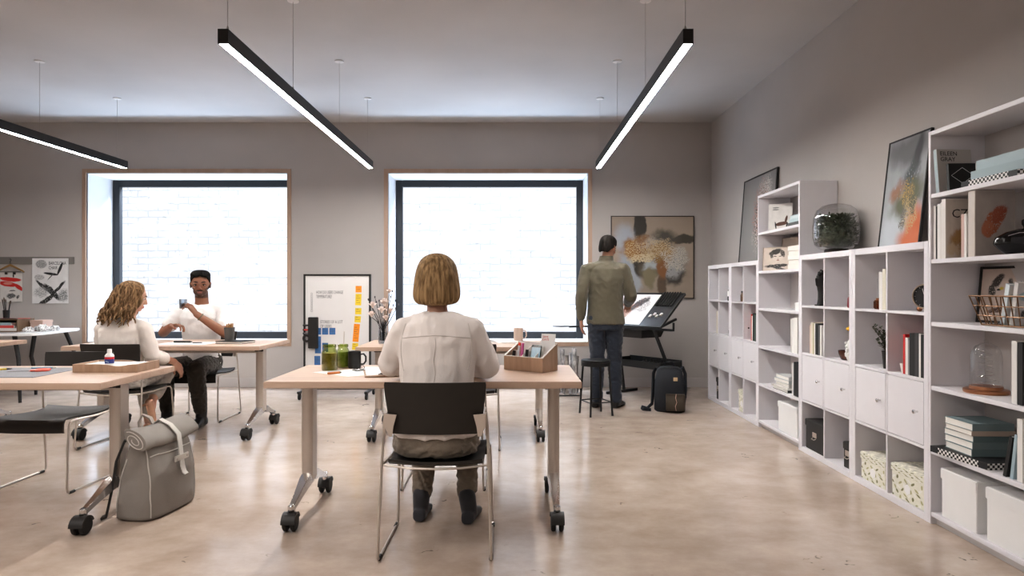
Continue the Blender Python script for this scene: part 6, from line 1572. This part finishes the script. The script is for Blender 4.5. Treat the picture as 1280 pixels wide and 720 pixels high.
# ---- man in a white tee, seated facing the camera
def man_seated():
    o = (-2.92, 6.25, 0)
    t = thing('person', 'man in a white t-shirt seated facing the camera, holding a small glass', 'person', o)
    sk = skinmat('brown_skin', (.27, .125, .075))
    M = headM((-2.912, 6.205, 1.256), 201, -3) @ Matrix.Diagonal((1.10, 1.03, 1.02, 1))
    sh = [(-3.115, 6.25, 1.005), (-2.715, 6.25, 1.005)]; el = [(-3.235, 6.16, .805), (-2.615, 6.07, .800)]; wr = [(-3.075, 5.985, .875), (-2.835, 5.965, .985)]
    hp = [(-3.01, 6.22, .50), (-2.83, 6.22, .50)]; kn = [(-3.06, 5.84, .51), (-2.77, 5.82, .51)]; an = [(-3.06, 5.90, .10), (-2.745, 5.86, .10)]
    b = MB().loftE([(-2.92, 6.26, .47, .155, .115), (-2.92, 6.255, .66, .14, .10), (-2.92, 6.25, .84, .16, .105), (-2.92, 6.25, .96, .165, .100), (-2.92, 6.25, 1.01, .12, .07), (-2.915, 6.245, 1.055, .06, .055)])
    limb(b, [(-2.915, 6.245, 1.02), (-2.913, 6.235, 1.10), (-2.912, 6.225, 1.18)], [.068, .059, .058]); head(b, M, 1.0, 1.1)
    for i in (0, 1):
        e, w, s_ = V(el[i]), V(wr[i]), V(sh[i])
        limb(b, [s_.lerp(e, .28) + (V((-2.92, 6.25, s_.z)) - s_) * .05, s_.lerp(e, .5), e, e.lerp(w, .3), w], [.042, .053, .043, .042, .028])
        limb(b, [hp[i], kn[i], an[i]], [.08, .055, .04])
    hand(b, wr[0], (.85, -.25, .12), (.1, -.2, -1), -1, 38, 1.05)
    hand(b, wr[1], (-.55, -.15, .75), (-.75, .1, -.55), -1, 48, 1.05, 30)
    body = remeshed(b, 'body', sk, t, .0045, 3, o)
    blk = hairmat('black_short_hair', (.005, .0045, .004), (.014, .012, .010))
    facebits(t, M, o, 1.0, mat('lip_brown', (.28, .11, .09), .4), mat('brow_black', (.02, .015, .012), .7), iris=(.02, .012, .008))
    rows = [(.132, .006, .006, -.006, 0), (.130, .034, .038, -.006, 0), (.118, .062, .070, -.008, 0), (.098, .077, .094, -.010, 0), (.082, .0785, .099, -.011, 0), (.072, .079, .1005, -.012, 4), (.066, .0795, .102, -.012, 38), (.05, .0795, .103, -.013, 52), (.03, .079, .104, -.014, 64), (.0, .078, .103, -.016, 84), (-.03, .073, .098, -.016, 104), (-.055, .066, .090, -.016, 122)]
    hair_shell('hair', rows, M, blk, t, o, 64, .002, 40, .010, 0, 9)
    # close-cropped beard: a darker tone of the skin itself along jaw, chin and upper lip
    Mo = Matrix.Translation(-V(o)) @ M; Mi = Mo.inverted()
    at_ = body.data.color_attributes.new('beard', 'FLOAT_COLOR', 'POINT')
    for i, v in enumerate(body.data.vertices):
        q = Mi @ v.co; f = 0
        if q.length < .16 and q.y > -.005 and q.z > -.125:
            lim = -.048 - .030 * max(0, 1 - abs(q.x) / .03) * (q.y > .05) + .045 * max(0, (abs(q.x) - .035) / .035)
            f = min(1, max(0, (lim - q.z) / .012))
            if abs(q.x) < .03 and -.062 < q.z < -.048 and q.y > .07: f = .9
        at_.data[i].color = (f, f, f, 1)
    nt = sk.node_tree; bs_ = nt.nodes['Principled BSDF']; src = bs_.inputs['Base Color'].links[0].from_socket
    an_ = nt.nodes.new('ShaderNodeAttribute'); an_.attribute_name = 'beard'
    mx_ = nt.nodes.new('ShaderNodeMix'); mx_.data_type = 'RGBA'; mx_.inputs['B'].default_value = (.035, .02, .014, 1)
    ml_ = nt.nodes.new('ShaderNodeMath'); ml_.operation = 'MULTIPLY'; ml_.inputs[1].default_value = .8
    nt.links.new(an_.outputs['Fac'], ml_.inputs[0]); nt.links.new(ml_.outputs[0], mx_.inputs['Factor']); nt.links.new(src, mx_.inputs['A']); nt.links.new(mx_.outputs['Result'], bs_.inputs['Base Color'])
    MB().tube([Mo @ V((x * .024, .0975 - .012 * abs(x), -.054 - .004 * abs(x))) for x in (-1, -.5, 0, .5, 1)], [.0025, .0042, .0035, .0042, .0025], 8).build('moustache', mat('beard_black', (.030, .018, .013), .8), t)
    wt = fabric('white_tee', (.80, .78, .77), .1, 160)
    s = MB().loftE([(-2.92, 6.255, .50, .178, .138), (-2.92, 6.25, .60, .170, .130), (-2.92, 6.25, .72, .165, .122), (-2.92, 6.245, .84, .180, .125), (-2.92, 6.245, .94, .196, .125), (-2.92, 6.25, 1.0, .180, .105), (-2.918, 6.25, 1.045, .115, .080), (-2.915, 6.247, 1.068, .078, .068)], 32)
    for i in (0, 1): limb(s, [(-2.918 + (-.05, .05)[i], 6.25, 1.032), (-2.92 + (-.12, .12)[i], 6.25, 1.005), V(sh[i]) - V((0, 0, .025)), V(sh[i]).lerp(V(el[i]), .35), V(sh[i]).lerp(V(el[i]), .62)], [.044, .054, .066, .068, .068])
    remeshed(s, 'tee_shirt', wt, t, .0065, 8, o, .004, (9, 9, 9))
    tr = fabric('dark_olive_trousers', (.040, .033, .025), .2, 150)
    p = MB().loftE([(-2.92, 6.26, .455, .175, .13), (-2.92, 6.26, .53, .182, .138), (-2.92, 6.255, .62, .165, .12)], 30)
    for i in (0, 1): limb(p, [hp[i], kn[i], V(kn[i]).lerp(V(an[i]), .5), V(kn[i]).lerp(V(an[i]), .86)], [.092, .076, .066, .054])
    remeshed(p, 'trousers', tr, t, .0065, 3, o, .006, (16, 16, 26))
    bs = mat('black_leather', (.014, .013, .012), .45)
    shoe(t, 'boot', (-3.06, 5.96, .003), (-3.08, 5.70, .003), bs, o, .075, .046, (-3.06, 5.90, .16)); shoe(t, 'boot', (-2.745, 5.93, .003), (-2.735, 5.67, .003), bs, o, .075, .046, (-2.745, 5.87, .16))
    w = V(wr[1]); e = V(el[1]); a = w.lerp(e, .14); x, y = frame_from((w - e))
    MB().tube([a - V(o) + (x * math.cos(k * PI / 9) + y * math.sin(k * PI / 9)) * .0325 for k in range(18)], .005, 8, closed=True).build('bracelet', mat('braided_bracelet', (.12, .10, .06), .6, var=.4, vscale=90), t)
    g = thing('drinking_glass', 'small clear glass raised in the hand of the man in a white tee', 'glass', (-2.945, 5.945, 1.035), 0)
    MB().lathe([(.026, 0), (.030, .004), (.033, .085), (.031, .085), (.027, .01), (.001, .008)], 26).build('glass_body', glass('tumbler_glass', (.82, .84, .86), .3), g)
    MB().lathe([(.001, .0105), (.0262, .011), (.029, .05), (.001, .05)], 22).build('water', glass('tumbler_water', (.70, .72, .74), .2), g)
man_seated()

# ---- woman with wavy hair, seated with her back turned, looking right
def woman_left():
    o = (-3.02, 5.14, 0)
    t = thing('person', 'woman with long wavy hair in a cream sweater, facing the man in a white tee', 'person', o)
    sk = skinmat('fair_skin', (.56, .33, .24))
    M = headM((-2.945, 5.17, 1.155), -62, -14, 0)
    sh = [(-3.18, 5.16, .925), (-2.835, 5.12, .925)]; el = [(-3.22, 5.22, .70), (-2.79, 5.14, .70)]; wr = [(-3.10, 5.42, .63), (-2.715, 5.33, .63)]
    b = MB().loftE([(-3.02, 5.15, .47, .15, .11), (-3.02, 5.14, .62, .13, .09), (-3.01, 5.14, .78, .14, .09), (-3.005, 5.14, .88, .145, .085), (-2.995, 5.14, .945, .095, .06), (-2.985, 5.145, .985, .06, .05)])
    limb(b, [(-2.985, 5.145, .95), (-2.97, 5.155, 1.02), (-2.955, 5.165, 1.09)], [.058, .049, .05]); head(b, M, .95)
    for i in (0, 1): limb(b, [V(sh[i]).lerp(V(el[i]), .25), el[i], wr[i]], [.038, .037, .026])
    hand(b, wr[0], (.5, .7, -.45), (-.3, .3, -1), 1, 25, .95); hand(b, wr[1], (.35, .55, -.75), (-.8, .2, -.2), -1, 22, .95)
    kn = [(-3.09, 5.56, .51), (-2.90, 5.57, .515)]; an = [(-2.975, 5.44, .125), (-2.87, 5.30, .33)]
    for i in (0, 1): limb(b, [(-3.02 + (-.09, .09)[i], 5.17, .51), kn[i], V(kn[i]).lerp(V(an[i]), .4), an[i]], [.072, .05, .048, .033])
    b.capsule(an[0], (-2.955, 5.50, .06), .034, .026); b.capsule((-2.965, 5.42, .085), (-2.93, 5.60, .025), .028, .02)
    b.capsule(an[1], (-2.865, 5.29, .27), .033, .028); b.capsule((-2.87, 5.27, .31), (-2.85, 5.29, .16), .028, .018)
    remeshed(b, 'body', sk, t, .0055, 3, o)
    facebits(t, M, o, .95, mat('lip_rose', (.45, .16, .14), .4), mat('brow_brown', (.12, .07, .035), .7))
    hm = hairmat('wavy_brown_hair', (.075, .042, .022), (.44, .28, .155))
    rows = [(.120, .006, .006, -.02, 0), (.117, .030, .032, -.02, 0), (.106, .056, .060, -.018, 10), (.086, .080, .086, -.018, 26), (.05, .094, .102, -.018, 38), (.0, .104, .112, -.022, 44), (-.05, .112, .118, -.028, 46), (-.10, .118, .118, -.036, 50), (-.14, .118, .112, -.042, 54), (-.17, .105, .098, -.046, 60)]
    h = hair_shell('hair', rows, M, hm, t, o, 80, .006, 15, .014, 1.0, 3)
    rnd = random.Random(21); lk = MB(); Mo = Matrix.Translation(-V(o)) @ M
    for k in range(84):
        th = R(50 + 260 * k / 83 + rnd.uniform(-4, 4)); ph = rnd.uniform(0, 6.28); end = -.235 + rnd.uniform(-.03, .045); pts = []; rad = []
        for i in range(15):
            u = i / 14; z = .06 + (end - .06) * u
            r_ = .100 + .026 * u + .019 * math.sin(ph + u * 11) * (.2 + u); tt = th + .11 * math.sin(ph * 1.7 + u * 10) * (.25 + u)
            pts.append(Mo @ V((r_ * math.sin(tt), -.018 - .032 * u + r_ * 1.04 * math.cos(tt), z))); rad.append(.0082 * (1 - .8 * u ** 3) + .0015)
        lk.tube(pts, rad, 7)
    lk.build('wavy_locks', hm, t, angle=80)
    sw = fabric('cream_sweater', (.74, .67, .62), .2, 200)
    s = MB().loftE([(-3.02, 5.13, .50, .178, .135), (-3.02, 5.125, .58, .170, .128), (-3.015, 5.125, .70, .160, .118), (-3.01, 5.125, .82, .172, .116), (-3.005, 5.13, .90, .176, .106), (-2.998, 5.14, .95, .130, .080), (-2.988, 5.147, .985, .072, .062)], 32)
    for i in (0, 1): limb(s, [(-2.995 + (-.045, .045)[i], 5.145, .95), (-3.005 + (-.11, .11)[i], 5.14, .925), V(sh[i]) - V((0, 0, .02)), V(sh[i]).lerp(V(el[i]), .5), el[i], V(el[i]).lerp(V(wr[i]), .5)], [.042, .050, .058, .060, .056, .050])
    remeshed(s, 'sweater', sw, t, .0065, 8, o, .004, (9, 9, 9))
    tr = fabric('stone_trousers', (.50, .455, .41), .15, 150)
    p = MB().loftE([(-3.02, 5.14, .455, .172, .13), (-3.02, 5.14, .53, .182, .138), (-3.02, 5.14, .60, .165, .12)], 30)
    for i in (0, 1): limb(p, [(-3.02 + (-.09, .09)[i], 5.17, .52), kn[i], V(kn[i]).lerp(V(an[i]), .45), V(kn[i]).lerp(V(an[i]), .80)], [.088, .066, .060, .052])
    remeshed(p, 'trousers', tr, t, .0065, 3, o, .005, (14, 14, 24))
    nude = mat('nude_patent', (.52, .30, .20), .25)
    for a, hl, toe in (((-2.975, 5.43, .115), (-2.972, 5.41, .09), (-2.925, 5.63, .008)), ((-2.87, 5.275, .31), (-2.875, 5.262, .315), (-2.845, 5.285, .105))):
        m = MB(); hl, toe = V(hl), V(toe); d = toe - hl
        m.capsule(hl, hl + d * .45, .031, .027).capsule(hl + d * .45, toe, .030, .012)
        dirn = V((-.01, -.03, -1)) if hl.z < .2 else V((-.25, -.9, -.25)).normalized()
        m.capsule(hl + dirn * .012, hl + dirn * (.083), .012, .006)
        remeshed(m, 'high_heel', nude, t, .005, 2, o)
woman_left()
# ------------------------------------------------------------------ light and camera
w = bpy.data.worlds.new('World'); scene.world = w; w.use_nodes = True
bg = w.node_tree.nodes['Background']; bg.inputs['Color'].default_value = (.86, .80, .76, 1); bg.inputs['Strength'].default_value = .40
def area(name, loc, rot, sx, sy, power, col):
    l = bpy.data.lights.new(name, 'AREA'); l.shape = 'RECTANGLE'; l.size = sx; l.size_y = sy; l.energy = power; l.color = col
    o = bpy.data.objects.new(name, l); COL.objects.link(o); o.location = loc; o.rotation_euler = rot
    return o
# daylight falling into the alley outside each window
for x0, x1, z0, z1 in (W1, W2):
    area('alley_daylight', ((x0 + x1) / 2, 9.35, 3.6), (R(-52), 0, 0), 2.6, .8, 620, (.74, .86, 1.0))
    area('alley_ground_bounce', ((x0 + x1) / 2, 9.4, -.1), (R(-125), 0, 0), 2.6, .7, 270, (.62, .79, 1.0))
# unseen fill lights added behind the viewpoint to brighten surfaces facing it
for x, p in ((-4.24, 50), (-1.55, 60), (.945, 8)):
    area('rear_fill_light', (x, .85, 2.53), (0, 0, 0), .06, 3.6, p, (1, .95, .90))
cam = bpy.data.cameras.new('Camera'); cam.sensor_width = 36; cam.lens = 36 * 830 / 1280; cam.clip_start = .05
co = bpy.data.objects.new('Camera', cam); COL.objects.link(co)
co.location = (0, 0, 1.22); co.rotation_euler = (R(90), 0, 0)
scene.camera = co
scene.view_settings.view_transform = 'Standard'
scene.view_settings.look = 'Medium High Contrast'
scene.view_settings.exposure = -0.02
scene.cycles.use_denoising = True
scene.cycles.max_bounces = 8
scene.cycles.transparent_max_bounces = 16
